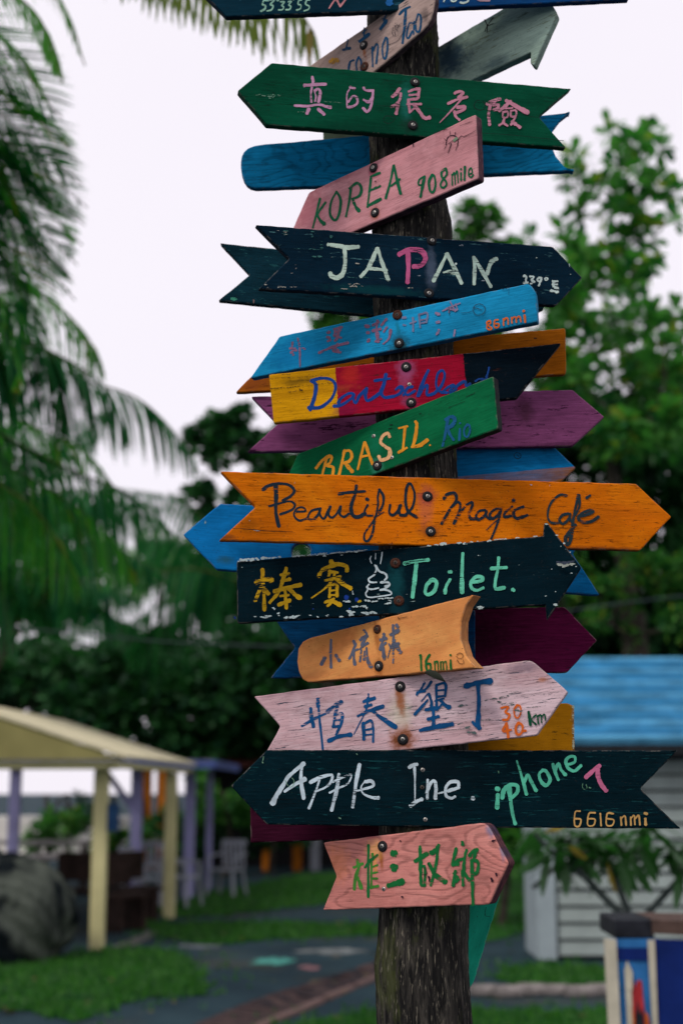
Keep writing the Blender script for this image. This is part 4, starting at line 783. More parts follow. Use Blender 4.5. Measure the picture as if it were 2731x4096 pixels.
# painted and worn marks on the asphalt
def blotch(name, cx, cy, rx, ry, c, z=.004):
    P = []
    for i in range(26):
        a = 2 * math.pi * i / 26; r = random.uniform(.55, 1.1); P.append((cx + rx * r * math.cos(a), cy + ry * r * math.sin(a)))
    o, _ = sheet(name, P, z, simple(name, c, .8, .3, 6)); return o
blotch('ground_paint', 1090, 3847, 100, 15, (0.08, 0.34, 0.28, 1)); blotch('ground_paint', 1240, 3872, 52, 10, (0.26, 0.14, 0.15, 1), .008)
blotch('concrete_patch', 1330, 3806, 150, 14, (0.17, 0.19, 0.19, 1)); blotch('concrete_patch', 800, 3787, 120, 9, (0.14, 0.16, 0.18, 1), .006)
sheet('paving', [(430, 3795), (560, 3740), (640, 3700), (700, 3710), (520, 3790)], .008, simple('paving', (0.13, 0.13, 0.12, 1)))

sheet('yard', [(-600, 3440), (-600, 3330), (640, 3330), (560, 3440)], .006, simple('pale_yard', (0.30, 0.28, 0.23, 1)))
# brick path: rows of bricks crossing the strip, with a pale edging row
def brick_path():
    root = empty('brick_path', gp(1100, 3990)); tag(root, kind='structure')
    LE = [Vector(tuple(q)) for q in catmull([tuple(gp(*q)) for q in ((640, 4190), (800, 4105), (1060, 4000), (1320, 3920), (1560, 3838))], 16)]
    RE = [Vector(tuple(q)) for q in catmull([tuple(gp(*q)) for q in ((900, 4230), (1060, 4120), (1240, 4040), (1430, 3955), (1640, 3868))], 16)]
    mats = [simple('brick', c, .85, .25, 20) for c in ((0.062, 0.042, 0.042, 1), (0.036, 0.030, 0.034, 1), (0.088, 0.060, 0.056, 1))]; me_ = simple('pale_brick', (0.17, 0.115, 0.105, 1), .85, .2, 20)
    meshes = []
    for m in mats + [me_]:
        me = box_me('brick', (0, 0, 0), (1, 1, 1), None, .06); me.materials.append(m); meshes.append(me)
    n = 62
    def put(a, b, wdt, me):
        d = b - a; ang = math.atan2(d.y, d.x); c_ = (a + b) / 2
        M = Matrix.Translation((c_.x, c_.y, .012 + random.uniform(-.003, .004))) @ Matrix.Rotation(ang + random.uniform(-.02, .02), 4, 'Z') @ Matrix.Diagonal((d.length * .96, wdt, .04, 1))
        link('brick', me, root, None, Matrix.Translation(-root.location) @ M)
    for i in range(n):
        t = (i + .5) / n * 64; k_ = int(t); a = LE[k_].lerp(LE[k_ + 1], t - k_); b = RE[k_].lerp(RE[k_ + 1], t - k_); step = ((LE[k_ + 1] - LE[k_]).length + (RE[k_ + 1] - RE[k_]).length) / 2 * 64 / n
        ks = [0, .27, .55, .84, 1.0] if i % 2 else [0, .42, .84, 1.0]
        for j in range(len(ks) - 1):
            if random.random() < .06: continue
            put(a.lerp(b, ks[j]), a.lerp(b, ks[j + 1]), step * .55, meshes[3] if j == len(ks) - 2 else meshes[random.randrange(3)])
brick_path()
# kerb stones
for i in range(7):
    c0 = gp(1935 + i * 95, 3985 + 4 * math.sin(i * 2)); me = box_me('kerb_stone', (0, 0, 0), (.26, .12 + .03 * (i % 3), .09), Matrix.Rotation(random.uniform(-.1, .1), 4, 'Z'), .02)
    o = link('kerb_stone', me, None, simple('kerb_stone', (0.22, 0.2, 0.19, 1), .85, .3, 10)); o.location = (c0.x, c0.y, .045)
    tag(o, ('pale kerb stone nearest the pole in the row beside the right lawn', 'second kerb stone right of the pole beside the right lawn', 'third kerb stone right of the pole beside the right lawn', 'middle kerb stone in the row beside the right lawn', 'third kerb stone left of the painted bin', 'second kerb stone left of the painted bin', 'kerb stone right beside the painted bin')[i], 'stone', 'kerb stones beside the lawn')

# ------------------------------------------------------------------ leaves
def leaf_tpl(shape='obovate'):
    """unit leaf along +X, width factor, slight fold: returns V (n,3), tris"""
    if shape == 'obovate': st = [(0, .03), (.3, .16), (.62, .25), (.85, .2), (1, .02)]
    elif shape == 'long': st = [(0, .02), (.25, .11), (.55, .14), (.85, .08), (1, .01)]
    V = []; Fc = []
    for x, w in st: V += [(x, -w, .18 * w - .12 * x * x), (x, 0, -.12 * x * x), (x, w, .18 * w - .12 * x * x)]
    for i in range(len(st) - 1):
        for k in (0, 1): o = i * 3 + k; Fc += [(o, o + 1, o + 4), (o, o + 4, o + 3)]
    return np.array(V), np.array(Fc)
def scatter(tpl, P, D, S, N=None):
    """join leaves: P positions, D directions, S lengths"""
    V0, F0 = tpl; P, D, S = np.array(P, float), np.array(D, float), np.array(S, float); n = len(P)
    D /= np.linalg.norm(D, axis=1)[:, None] + 1e-9
    up = rng.normal(0, .5, (n, 3)) + np.array([0, 0, 1]) if N is None else N
    Y = np.cross(up, D); Y /= np.linalg.norm(Y, axis=1)[:, None] + 1e-9; Z = np.cross(D, Y)
    V = P[:, None, :] + S[:, None, None] * (V0[None, :, 0, None] * D[:, None] + V0[None, :, 1, None] * Y[:, None] + V0[None, :, 2, None] * Z[:, None])
    Fc = F0[None] + (np.arange(n) * len(V0))[:, None, None]
    return V.reshape(-1, 3), Fc.reshape(-1, 3), (P, D, Y, Z, S)
def whorls(C, rad, n, L, up=.4, per=7):
    """leaf whorls at twig ends inside balls"""
    P, D, S = [], [], []
    for _ in range(n):
        q = rng.normal(0, 1, 3); q /= np.linalg.norm(q); q *= rad * rng.uniform(.1, 1) ** .5; c = np.array(C) + q
        ax = q / (np.linalg.norm(q) + 1e-6) * .7 + np.array([0, 0, .6]) + rng.normal(0, .3, 3); ax /= np.linalg.norm(ax)
        u = np.cross(ax, [0.3, .9, .1]); u /= np.linalg.norm(u); w = np.cross(ax, u); a0 = rng.uniform(0, 6.28)
        for k in range(per):
            a = a0 + 2 * math.pi * k / per + rng.uniform(-.25, .25); d = (u * math.cos(a) + w * math.sin(a)) + ax * rng.uniform(.05, .9) * up * 2
            P.append(c + d * .03); D.append(d); S.append(L * rng.uniform(.65, 1.15))
    return P, D, S
M_BARK = simple('bark', (0.06, 0.052, 0.042, 1), .9, .3, 14, .8, .01)
def tree(name, label, cat, group, clumps, root_px, L, mat, extra=None, per_leaf_objects=0, trunk_r=.22, shape='obovate', dens=1.0):
    """clumps: (px, py, r_px, depth, n)"""
    base = at(root_px[0], 3300, root_px[1]); base.z = 0
    root = empty(name, base); tag(root, label, cat, group)
    P, D, S = [], [], []; nodes = []
    for (px, py, r, dep, n) in clumps:
        c = at(px, py, dep); rad = r / F * dep; p, d, s_ = whorls(c, rad, max(2, int(n * dens)), L); P += p; D += d; S += s_; nodes.append(c)
    # limbs: join every clump to the nearest node that is lower and nearer the trunk
    top = Vector((base.x, base.y, max(1.6, min(n_.z for n_ in nodes) * .7)))
    tubes = [([base, (base + top) / 2 + Vector((.1, 0, 0)), top], [trunk_r, trunk_r * .85, trunk_r * .7])]; tree_nodes = [(top, trunk_r * .6)]
    for c in sorted(nodes, key=lambda q: (q - top).length):
        par, pr = min(tree_nodes, key=lambda t: (t[0] - c).length + .5 * (t[0] - top).length * .4 + (0 if t[0].z <= c.z + .3 else 1.0))
        r1 = max(.012, pr * .62); mid = (par + c) / 2 + Vector((random.uniform(-.12, .12), random.uniform(-.1, .1), random.uniform(-.05, .12)))
        tubes.append(([par, mid, c], [pr * .8, (pr * .8 + r1) / 2, r1])); tree_nodes.append((c, r1)); tree_nodes.append((mid, (pr + r1) / 2))
    tr = link('trunk', tubes_me('trunk', tubes, 7), root, M_BARK, Matrix.Translation(-base))
    V0 = leaf_tpl(shape); V, Fc, fr = scatter(V0, P, D, S)
    k = per_leaf_objects; n = len(P)
    if k:
        order = np.argsort(-np.array(S) / np.array(P)[:, 1]) ; own = set(order[:k].tolist())
        me = mesh_np('leaf', V0[0], V0[1]); me.materials.append(mat); Pn, Dn, Yn, Zn, Sn = fr
        for i in order[:k]:
            M = Matrix(((Dn[i][0], Yn[i][0], Zn[i][0], Pn[i][0] - base.x), (Dn[i][1], Yn[i][1], Zn[i][1], Pn[i][1] - base.y), (Dn[i][2], Yn[i][2], Zn[i][2], Pn[i][2] - base.z), (0, 0, 0, 1)))
            link('leaf', me, root, None, M @ Matrix.Scale(Sn[i], 4))
        keep = np.array([i for i in range(n) if i not in own]); nf = len(V0[1]); Fc = Fc.reshape(n, nf, 3)[keep].reshape(-1, 3)
        used = np.unique(Fc); remap = -np.ones(len(V), int); remap[used] = np.arange(len(used)); V = V[used]; Fc = remap[Fc]
    o = link('crown', mesh_np('crown', V, Fc), root, mat, Matrix.Translation(-base)); o['kind'] = 'stuff' if k else 'thing'
    if not k: del o['kind']
    return root

M_ALM = leafmat('almond_leaf', (0.012, 0.095, 0.026, 1), (0.10, 0.29, 0.05, 1), (0.22, 0.28, .03, 1), .45, .5, .15)
M_ALMD = leafmat('dark_leaf', (0.004, 0.030, 0.014, 1), (0.030, 0.115, 0.032, 1), None, .35, .5, .15)
M_MIDL = leafmat('mid_leaf', (0.014, 0.085, 0.025, 1), (0.09, 0.25, 0.04, 1), None, .42, .5, .15)
up = [(2440, 530, 34), (2520, 565, 55), (2600, 530, 50), (2645, 585, 38), (2480, 625, 36), (2560, 645, 28), (2290, 640, 40), (2300, 720, 60), (2395, 745, 55), (2470, 765, 55), (2330, 835, 55),
      (2500, 850, 50), (2560, 815, 45), (2625, 740, 45), (2700, 755, 36), (2690, 865, 28), (2575, 925, 60), (2490, 960, 55), (2240, 925, 30), (2270, 1000, 60), (2350, 1045, 60), (2430, 1020, 60),
      (2520, 1045, 60), (2300, 1110, 60), (2420, 1115, 60), (2510, 1120, 50), (2570, 1050, 45), (2480, 1195, 34), (2350, 1185, 60), (2470, 680, 26), (2440, 850, 40), (2250, 1200, 70), (2110, 960, 20),
      (2700, 1260, 36), (2640, 1300, 50), (2560, 1290, 55)]
cl = [(x, y, r * .8, random.uniform(17.5, 19.5), r * r / 620 + 1) for x, y, r in up]
for (x0, x1, y0, y1, n, r, m) in [(2180, 2780, 1250, 1520, 14, 55, 5), (2150, 2800, 1480, 1780, 20, 90, 12), (1900, 2300, 1180, 1500, 9, 60, 7)]:
    cl += [(random.uniform(x0, x1), random.uniform(y0, y1), r, random.uniform(17.5, 21), m) for _ in range(n)]
tree('broadleaf_tree', 'tall broad leaved tree with sunlit green leaf clusters against the sky at right', 'tree', None, cl, (2560, 20.5), .25, M_ALM, per_leaf_objects=300, trunk_r=.26)
cl = [(1870, 850, 40, 21, 12), (1950, 880, 45, 21, 14), (1900, 930, 40, 21, 10), (1840, 960, 40, 21, 10), (2020, 1000, 50, 21, 12), (1750, 1100, 80, 21, 20), (1900, 1150, 80, 21.5, 20), (2050, 1200, 90, 21.5, 24),
      (1290, 1260, 45, 21, 14), (1370, 1240, 50, 21, 16), (1330, 1320, 60, 21, 16), (1450, 1300, 80, 21, 16), (1600, 1350, 90, 21, 20), (1800, 1400, 100, 21, 24), (2000, 1500, 110, 21, 30), (1500, 1500, 100, 21, 20), (1700, 1650, 130, 21, 30), (1950, 1750, 130, 21.5, 34)]
tree('broadleaf_tree', 'smaller leafy tree standing behind the pole, its top showing beside the JAPAN sign', 'tree', None, cl, (1700, 21.5), .21, M_MIDL, trunk_r=.2)
cl = [(random.uniform(1950, 2900), random.uniform(1600, 2700), 130, random.uniform(22, 26), 46) for _ in range(75)] + [(random.uniform(1500, 2200), random.uniform(1750, 3000), 130, random.uniform(23, 26), 30) for _ in range(45)]
tree('broadleaf_tree', 'dense dark tree filling the right side between the purple arrow and the blue roof', 'tree', None, cl, (2300, 25), .28, M_ALMD, trunk_r=.3)
cl = [(random.uniform(1950, 2850), random.uniform(2130, 2560), 50, random.uniform(19.0, 19.9), 9) for _ in range(56)]
tree('flowering_shrub', 'lighter green bush with small bright leaves just above the blue roof', 'shrub', None, cl, (2450, 19.6), .13, M_ALM, trunk_r=.1)
cl = [(835, 1720, 40, 24, 14), (900, 1690, 30, 24, 10), (960, 1665, 26, 24, 8), (880, 1790, 60, 24, 22), (970, 1750, 45, 24, 16), (1060, 1830, 60, 24, 20), (1120, 1740, 30, 24, 8), (760, 1765, 30, 24, 8), (800, 1990, 60, 24, 16), (950, 2000, 50, 24, 14),
      (1060, 1960, 80, 24, 30), (1180, 1900, 90, 24, 40), (1250, 2000, 110, 24, 40), (1100, 2100, 80, 24, 24), (1300, 1850, 100, 24, 40), (860, 2080, 60, 24, 10), (1400, 2100, 120, 25, 40), (1060, 2350, 120, 25, 34)]
tree('broadleaf_tree', 'dark round headed tree left of the pole behind the purple forked board', 'tree', None, cl, (1640, 24.5), .26, M_ALMD, trunk_r=.22)

# hedge-like bushes along the back, each its own
def bush(px, py, rpx, dep, n, L, mat, label, cat='shrub'):
    cl = [(px + random.uniform(-rpx, rpx), py + random.uniform(-rpx * .7, rpx * .7), rpx * .45, dep + random.uniform(-.8, .8), n / 12) for _ in range(12)]
    return tree('shrub', label, cat, None, cl, (px, dep), L, mat, trunk_r=.06)
bush(385, 3250, 75, 34, 60, .2, M_ALMD, 'dark upright bush before the white wall seen under the shelter roof')
bush(560, 3330, 60, 31, 50, .2, M_ALM, 'yellow green bush between the two nearest shelter posts')
bush(265, 3290, 60, 33, 50, .2, M_ALM, 'low bright bush in the sunlit yard left of the nearest shelter post')
bush(450, 3400, 60, 27, 60, .2, M_ALM, 'bright leafy bush just right of the nearest shelter post, far behind')
bush(180, 3340, 70, 30, 60, .2, M_MIDL, 'green bush in the yard at the far left under the shelter roof')
bush(900, 3200, 110, 29, 140, .2, M_MIDL, 'green bush behind the far lilac post of the shelter')
bush(1080, 3290, 120, 30, 200, .2, M_ALMD, 'dark bush behind the left end of the Apple board')
bush(760, 3350, 100, 30, 120, .2, M_ALMD, 'dark bush behind the white plastic chairs')
bush(2000, 3330, 150, 19, 260, .16, M_MIDL, 'green bush between the pole and the corner of the white hut')
bush(2120, 3160, 160, 20, 260, .16, M_ALMD, 'dark bush hidden mostly behind the right half of the Apple board')

# far row of trees closing the view behind the shelter
for i, (px, py, rx, ry, dep, n, lab) in enumerate([
    (120, 2700, 300, 110, 34, 42, 'dark tree mass above the cream shelter roof, leftmost of the back row'),
    (620, 2700, 260, 130, 33, 46, 'dark tree above the ridge of the shelter, with light gaps in its crown'),
    (1010, 2800, 180, 260, 32, 80, 'very dark tree behind the fork of the pink 30 40 km board'),
    (1450, 2800, 280, 330, 33, 60, 'dark tree standing directly behind the middle of the pole')]):
    cl = [(px + random.gauss(0, rx * .5), py + random.gauss(0, ry * .5), 90, dep + random.uniform(-2, 2), 16) for _ in range(n)]
    if px == 620: cl += [(random.uniform(150, 800), random.uniform(2780, 2990), 70, 31, 14) for _ in range(26)]
    tree('broadleaf_tree', lab, 'tree', None, cl, ({150: -300, 120: -300, 620: 674, 1010: 1650}.get(px, px), dep), .3, M_ALMD, trunk_r=.25)

# ------------------------------------------------------------------ coconut palms
M_FR = leafmat('palm_leaflet', (0.024, 0.16, 0.022, 1), (0.10, 0.34, 0.035, 1), (0.2, 0.2, .02, 1), .5, .5, .1)
M_FRD = leafmat('palm_leaflet_dark', (0.004, 0.065, 0.026, 1), (0.030, 0.17, 0.045, 1), None, .45, .5, .1)
M_FRY = leafmat('palm_leaflet_yellow', (0.09, 0.16, 0.015, 1), (0.18, 0.20, 0.02, 1), (0.22, .15, .02, 1), .5, .45, .4)
M_FRP = leafmat('palm_leaflet_pale', (0.05, 0.17, 0.06, 1), (0.20, 0.38, 0.14, 1), None, .55, .5, .1)
M_RACH = simple('frond_stem', (0.07, 0.085, 0.02, 1), .6, .2, 10)
def leaflet_tpl():
    V = []; Fc = []; st = [(0, .010), (.2, .026), (.5, .024), (.8, .014), (1, .002)]
    for x, w in st: V += [(x, -w, .02), (x, 0, 0), (x, w, .02)]
    for i in range(len(st) - 1):
        for k in (0, 1): o = i * 3 + k; Fc += [(o, o + 1, o + 4), (o, o + 4, o + 3)]
    V = np.array(V); return V, np.array(Fc)
LT = leaflet_tpl(); LEAFLET_BUDGET = [300]
def frond(parent, base, pts, mat, Lmax=.75, step=.030, droop=.55, wk=.62, own=0, start=.06, fwd=.55, wob=.09, hang=0.0, flat=0, roll=0.0):
    """pts world polyline of the rachis; leaflets on both sides, each a drooping strip"""
    C = catmull([tuple(p) for p in pts], 14); C = [np.array(c) for c in C]; seg = [np.linalg.norm(C[i + 1] - C[i]) for i in range(len(C) - 1)]; tot = sum(seg)
    cum = np.concatenate([[0], np.cumsum(seg)]); n = int(tot / step); off = Matrix.Translation(-base)
    rad = [max(.004, .02 * (1 - c / tot)) for c in cum]
    st = link('frond', tubes_me('frond', [([Vector(c) for c in C], rad)], 6), parent, M_RACH, off)
    side_rot = roll + random.uniform(-.25, .25); VV = []; FF = []; cnt = 0; Va, Fa = LT
    mesh_own = None
    for i in range(n):
        u = start + (1 - start) * (i + .5) / n; d = u * tot; k = min(len(seg) - 1, int(np.searchsorted(cum, d) - 1)); k = max(k, 0)
        p = C[k] + (C[k + 1] - C[k]) * ((d - cum[k]) / max(seg[k], 1e-6)); t = (C[k + 1] - C[k]) / max(seg[k], 1e-6)
        side = np.cross(t, [0, 0, 1.0]); side /= np.linalg.norm(side) + 1e-6; upv = np.cross(side, t)
        if d < 0: continue
        L = Lmax * ((math.sin(math.pi * min(1, u * .82 + .2)) ** .6) if not flat else min(1, (1.03 - u) * 9) ** .5) * random.uniform(.85, 1.1)
        for sg in (-1, 1):
            a = side_rot + random.uniform(-.12, .12)
            dir0 = sg * side * math.cos(a) + upv * (.25 + sg * math.sin(a)) + t * (fwd + .5 * u) + rng.normal(0, wob, 3) - np.array([0, 0, hang]); dir0 /= np.linalg.norm(dir0)
            # bend under gravity: positions along
            pts_ = []; q = p.copy(); dd = dir0.copy(); ns = 4; xs = [0, .2, .5, .8, 1]
            for m in range(5):
                pts_.append(q.copy())
                if m < 4:
                    dd = dd + np.array([0, 0, -1]) * droop * (xs[m + 1] - xs[m]) * 1.6; dd /= np.linalg.norm(dd); q = q + dd * L * (xs[m + 1] - xs[m])
            nrm = np.cross(dir0, t); nrm = np.cross(dir0, nrm) if np.linalg.norm(nrm) > .1 else upv
            wv = np.cross(dd, upv); wv = wv / (np.linalg.norm(wv) + 1e-6)
            wv = wv * math.cos(.6) + upv * math.sin(.6) * random.choice((-1, 1)) * .6
            w = [.010, .021, .019, .012, .002]; Vl = []
            for m in range(5): Vl += [pts_[m] - wv * w[m] * wk, pts_[m], pts_[m] + wv * w[m] * wk]
            if cnt < own and LEAFLET_BUDGET[0] > 0:
                me = mesh_np('leaflet', np.array(Vl) - p, Fa); me.materials.append(mat)
                link('leaflet', me, st, None, Matrix.Translation(Vector(p))); LEAFLET_BUDGET[0] -= 1; cnt += 1
            else: o = len(VV); VV += Vl; FF += [tuple(f + o) for f in Fa]
    if VV: 
        o = link('leaflets', mesh_np('leaflets', np.array(VV), np.array(FF)), st, mat); o['kind'] = 'stuff'
    return st
def palm(label, crown_px, dep, fronds, mat, lean=.3, trunk_r=.15, group=None):
    cpt = at(crown_px[0], crown_px[1], dep); base = Vector((cpt.x - lean, cpt.y, 0)); root = empty('coconut_palm', base); tag(root, label, 'palm tree', group)
    pts = [base + Vector((lean * t * t, 0, cpt.z * t)) for t in np.linspace(0, 1, 9)]
    link('trunk', tubes_me('trunk', [(pts, [trunk_r * (1.25 - .5 * t) for t in np.linspace(0, 1, 9)])], 12), root, M_BARK, Matrix.Translation(-base))
    for f in fronds:
        pp = f['p']; ds = f.get('d', [dep] * len(pp)); m = f.get('m', mat)
        W = [cpt + Vector((0, 0, 0))] * (1 if f.get('c', True) else 0) + [at(x, y, d) for (x, y), d in zip(pp, ds)]
        frond(root, base, W, m, **{k: v for k, v in f.items() if k in ('Lmax', 'step', 'droop', 'wk', 'own', 'fwd', 'start', 'wob', 'hang', 'flat', 'roll')})
    return root
palm('near coconut palm reaching in from the upper left, its fronds hanging against the sky', (-620, 330), 6.6, [
    dict(p=[(-300, -420), (350, -260), (800, -110), (1050, -20), (1180, 30), (1255, 130)], d=[6.2, 5.8, 5.3, 5.0, 4.9, 4.85], m=M_FRY, Lmax=.30, step=.062, droop=.8, wk=.8, own=120, fwd=.12, wob=.05, hang=2.6, flat=1),
    dict(p=[(-350, -120), (-60, -80), (150, 60), (250, 330)], d=[6.6, 6.5, 6.4, 6.3], m=M_FR, Lmax=.42, droop=.7, own=180, fwd=.5, wk=.6, step=.042, wob=.05, hang=.6),
    dict(p=[(-350, -240), (0, -200), (220, -40), (340, 260)], d=[6.9, 6.8, 6.8, 6.8], m=M_FR, Lmax=.42, droop=.7, fwd=.7, wk=.55, step=.036, wob=.04, hang=.3),
    dict(p=[(-400, 20), (-150, 60), (60, 190), (200, 420)], d=[7.1] * 4, m=M_FR, Lmax=.45, droop=.5, fwd=.7, wk=.55, step=.024, hang=.3)]
    + [dict(p=[(-450, y0), (-180, y0 + 110 + s1), (60, y0 + 260 + s1 * 2), (x3, y3)], d=[7 + .1 * q, 7.1 + .1 * q, 7.3 + .1 * q, 7.4 + .1 * q], m=(M_FR if q % 4 == 1 else M_FRD), Lmax=.54, droop=.25, fwd=1.0, wk=.52, step=.034, wob=.035, hang=.0, roll=(.95, -.8, .6)[q % 3])
       for q, (y0, s1, x3, y3) in enumerate([(40, 0, 250, 470), (120, 10, 290, 600), (200, 20, 330, 740), (270, 30, 350, 830), (330, 35, 340, 900), (380, 40, 330, 980), (420, 60, 310, 1060), (450, 75, 290, 1130), (470, 90, 300, 1200), (520, 120, 250, 1300), (540, 140, 200, 1380), (560, 160, 190, 1420), (600, 210, 120, 1500), (620, 260, 60, 1620), (500, 200, 80, 1300), (400, 100, 200, 1000), (300, 60, 230, 850)])], M_FRD)
palm('middle distance coconut palm at the left edge with long drooping fronds', (-350, 1450), 10.5, [
    dict(p=p, d=dd, wk=1.0, hang=.7, Lmax=L, droop=1.3, step=.048, fwd=.35, m=m, roll=random.choice((-.5, .5))) for p, dd, L, m in [
    ([(0, 1350), (230, 1420), (430, 1560), (520, 1780)], [10.5] * 4, .75, M_FRD), ([(50, 1420), (330, 1520), (560, 1600), (740, 1780), (800, 1900)], [10.6, 10.8, 11, 11.2, 11.3], .75, M_FRD),
    ([(-50, 1700), (250, 1865), (520, 1980), (720, 2160)], [10.6, 10.8, 11, 11.2], .95, M_FRD), ([(-100, 1200), (150, 1180), (330, 1320), (420, 1500)], [10.5] * 4, .7, M_FR),
    ([(-150, 1250), (60, 1250), (200, 1450), (260, 1750)], [10.5] * 4, .8, M_FRD), ([(-100, 1850), (150, 2050), (330, 2350)], [10.5] * 3, .9, M_FR), ([(-250, 1900), (-50, 2200), (60, 2600)], [10.5] * 3, .9, M_FRD),
    ([(-80, 1320), (120, 1380), (330, 1500), (380, 1700)], [10.8] * 4, .7, M_FRD), ([(-80, 1780), (200, 1960), (420, 2120), (560, 2330)], [11, 11.1, 11.3, 11.4], .9, M_FR), ([(-100, 1600), (120, 1700), (330, 1800), (480, 1980)], [11.4] * 4, .8, M_FR)]], M_FRD)
def spread(cx, cy, R_, dep, n, a0, a1, **kw):
    out = []
    for i in range(n):
        a = R(a0 + (a1 - a0) * i / max(1, n - 1) + random.uniform(-6, 6)); r = R_ * random.uniform(.8, 1.1); sag = r * random.uniform(.2, .4)
        p = [(cx + r * t * math.cos(a), cy - r * t * math.sin(a) + sag * t * t) for t in (.35, .7, 1)]
        dd = random.uniform(-1.8, 1.8); out.append(dict(p=p, d=[dep + dd * t for t in (.35, .7, 1)], step=.07, wk=1.7, **kw))
    return out
palm('coconut palm off the left edge with fronds sweeping down over the shelter roof', (-160, 2050), 21, spread(-160, 2050, 900, 21, 17, -15, 195, Lmax=1.1, droop=1.6, hang=.8), M_FRD, lean=.4, trunk_r=.11)
palm('coconut palm left of the pole whose fronds hang behind the Toilet sign', (980, 2330), 23, spread(980, 2300, 560, 23, 13, -20, 200, Lmax=1.2, droop=1.8, hang=1.0), M_FRD, lean=-2.5, trunk_r=.1)
palm('coconut palm low at the far left behind the shelter roof, paler fronds', (60, 2500), 19, spread(60, 2350, 480, 19, 16, -5, 185, Lmax=.9, droop=1.2), M_FRD, lean=1.2, trunk_r=.16)
palm('pale green coconut palm in the gap between the dark palms', (640, 2330), 37, spread(640, 2330, 440, 37, 15, -20, 200, Lmax=1.0, droop=1.3), M_FRP, lean=-.15, trunk_r=.09)

# ------------------------------------------------------------------ open shelter at left
M_CREAM = simple('cream_paint', (0.58, 0.54, 0.28, 1), .7, .08, 3); M_ROOF = simple('cream_roof', (0.62, 0.57, 0.38, 1), .75, .1, 4)
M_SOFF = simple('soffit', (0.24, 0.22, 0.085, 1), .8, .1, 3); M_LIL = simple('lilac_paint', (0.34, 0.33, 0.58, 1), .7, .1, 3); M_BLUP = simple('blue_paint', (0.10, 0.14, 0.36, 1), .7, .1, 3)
def shelter():
    e0, e1 = at(500, 3047, 15.4), at(786, 3056, 21.1); z_e = (e0.z + e1.z) / 2; e0.z = e1.z = z_e
    rid0, rid1 = at(-235, 2831, 15.4), at(250, 2862, 21.1); rid0.z = rid1.z = (rid0.z + rid1.z) / 2
    run = e1 - e0; rid0 = e0 + (rid0 - e0 + rid1 - e1) / 2; rid1 = rid0 + run; l0 = e0 + 2 * (rid0 - e0); l0.z = z_e; l1 = l0 + run
    root = empty('picnic_shelter', Vector((e0.x, e0.y, 0))); tag(root, 'open cream painted picnic shelter with a low gabled roof on square posts at left', 'shelter')
    off = Matrix.Translation(-root.location)
    # roof: two slopes of panels with standing laps
    n = 12
    for a, b, up_ in ((e0, rid0, 1), (l0, rid0, -1)):
        for i in range(n):
            p = a + run * (i + .02) / n; q = a + run * (i + .98) / n; r = q + (rid0 - a); s_ = p + (rid0 - a)
            nrm = (q - p).cross(s_ - p).normalized(); nrm = nrm if nrm.z > 0 else -nrm
            bm = bmesh.new(); vv = [bm.verts.new(x + nrm * h) for h in (0, .035) for x in (p, q, r, s_)]
            for f in ((0, 1, 2, 3), (4, 5, 6, 7), (0, 1, 5, 4), (1, 2, 6, 5), (2, 3, 7, 6), (3, 0, 4, 7)): bm.faces.new([vv[k] for k in f])
            bmesh.ops.recalc_face_normals(bm, faces=bm.faces); link('roof_panel', bm_mesh('roof_panel', bm), root, M_ROOF, off)
    # gable board, set just inside the eave
    g = [e0 + Vector((-.02, .03, -.012)), rid0 + Vector((0, .03, -.012)), l0 + Vector((.02, .03, -.012))]
    bm = bmesh.new(); f0 = [bm.verts.new(x) for x in g]; f1 = [bm.verts.new(x + Vector((0, .05, 0))) for x in g]
    bm.faces.new(f0); bm.faces.new(f1[::-1])
    for i in range(3): bm.faces.new((f0[i], f0[(i + 1) % 3], f1[(i + 1) % 3], f1[i]))
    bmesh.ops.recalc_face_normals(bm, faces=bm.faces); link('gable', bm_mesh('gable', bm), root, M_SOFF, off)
    bm = bmesh.new()
    for a, b in ((e0, e1), (l0, l1)): beam(bm, a + Vector((-.1, .1, -.07)), b + Vector((-.1, 0, -.07)), .08, .07, .01)
    link('eave_beam', bm_mesh('eave_beam', bm), root, M_CREAM, off)
    link('tie_beam', (lambda bm: (beam(bm, e0 + Vector((-.1, .2, -.07)), l0 + Vector((.1, .2, -.07)), .1, .09, .01), bm_mesh('tie_beam', bm))[1])(bmesh.new()), root, M_CREAM, off)
    def post(px, pyb, w, mat, top=None, name='post'):
        b = gp(px, pyb); me = box_me(name, (b.x, b.y, (z_e - .1) / 2), (w, w, z_e - .12 if top is None else top), None, .012); return link(name, me, root, mat, off)
    post(386, 3806, .155, M_CREAM); post(674, 3678, .155, M_CREAM)
    bm = bmesh.new(); t = gp(386, 3806); add_box(bm, (t.x + .14, t.y - .02, 1.42), (.12, .1, .3), None, .01); link('meter_box', bm_mesh('meter_box', bm), root, simple('box_blue', (.02, .06, .14, 1)), off)
shelter()
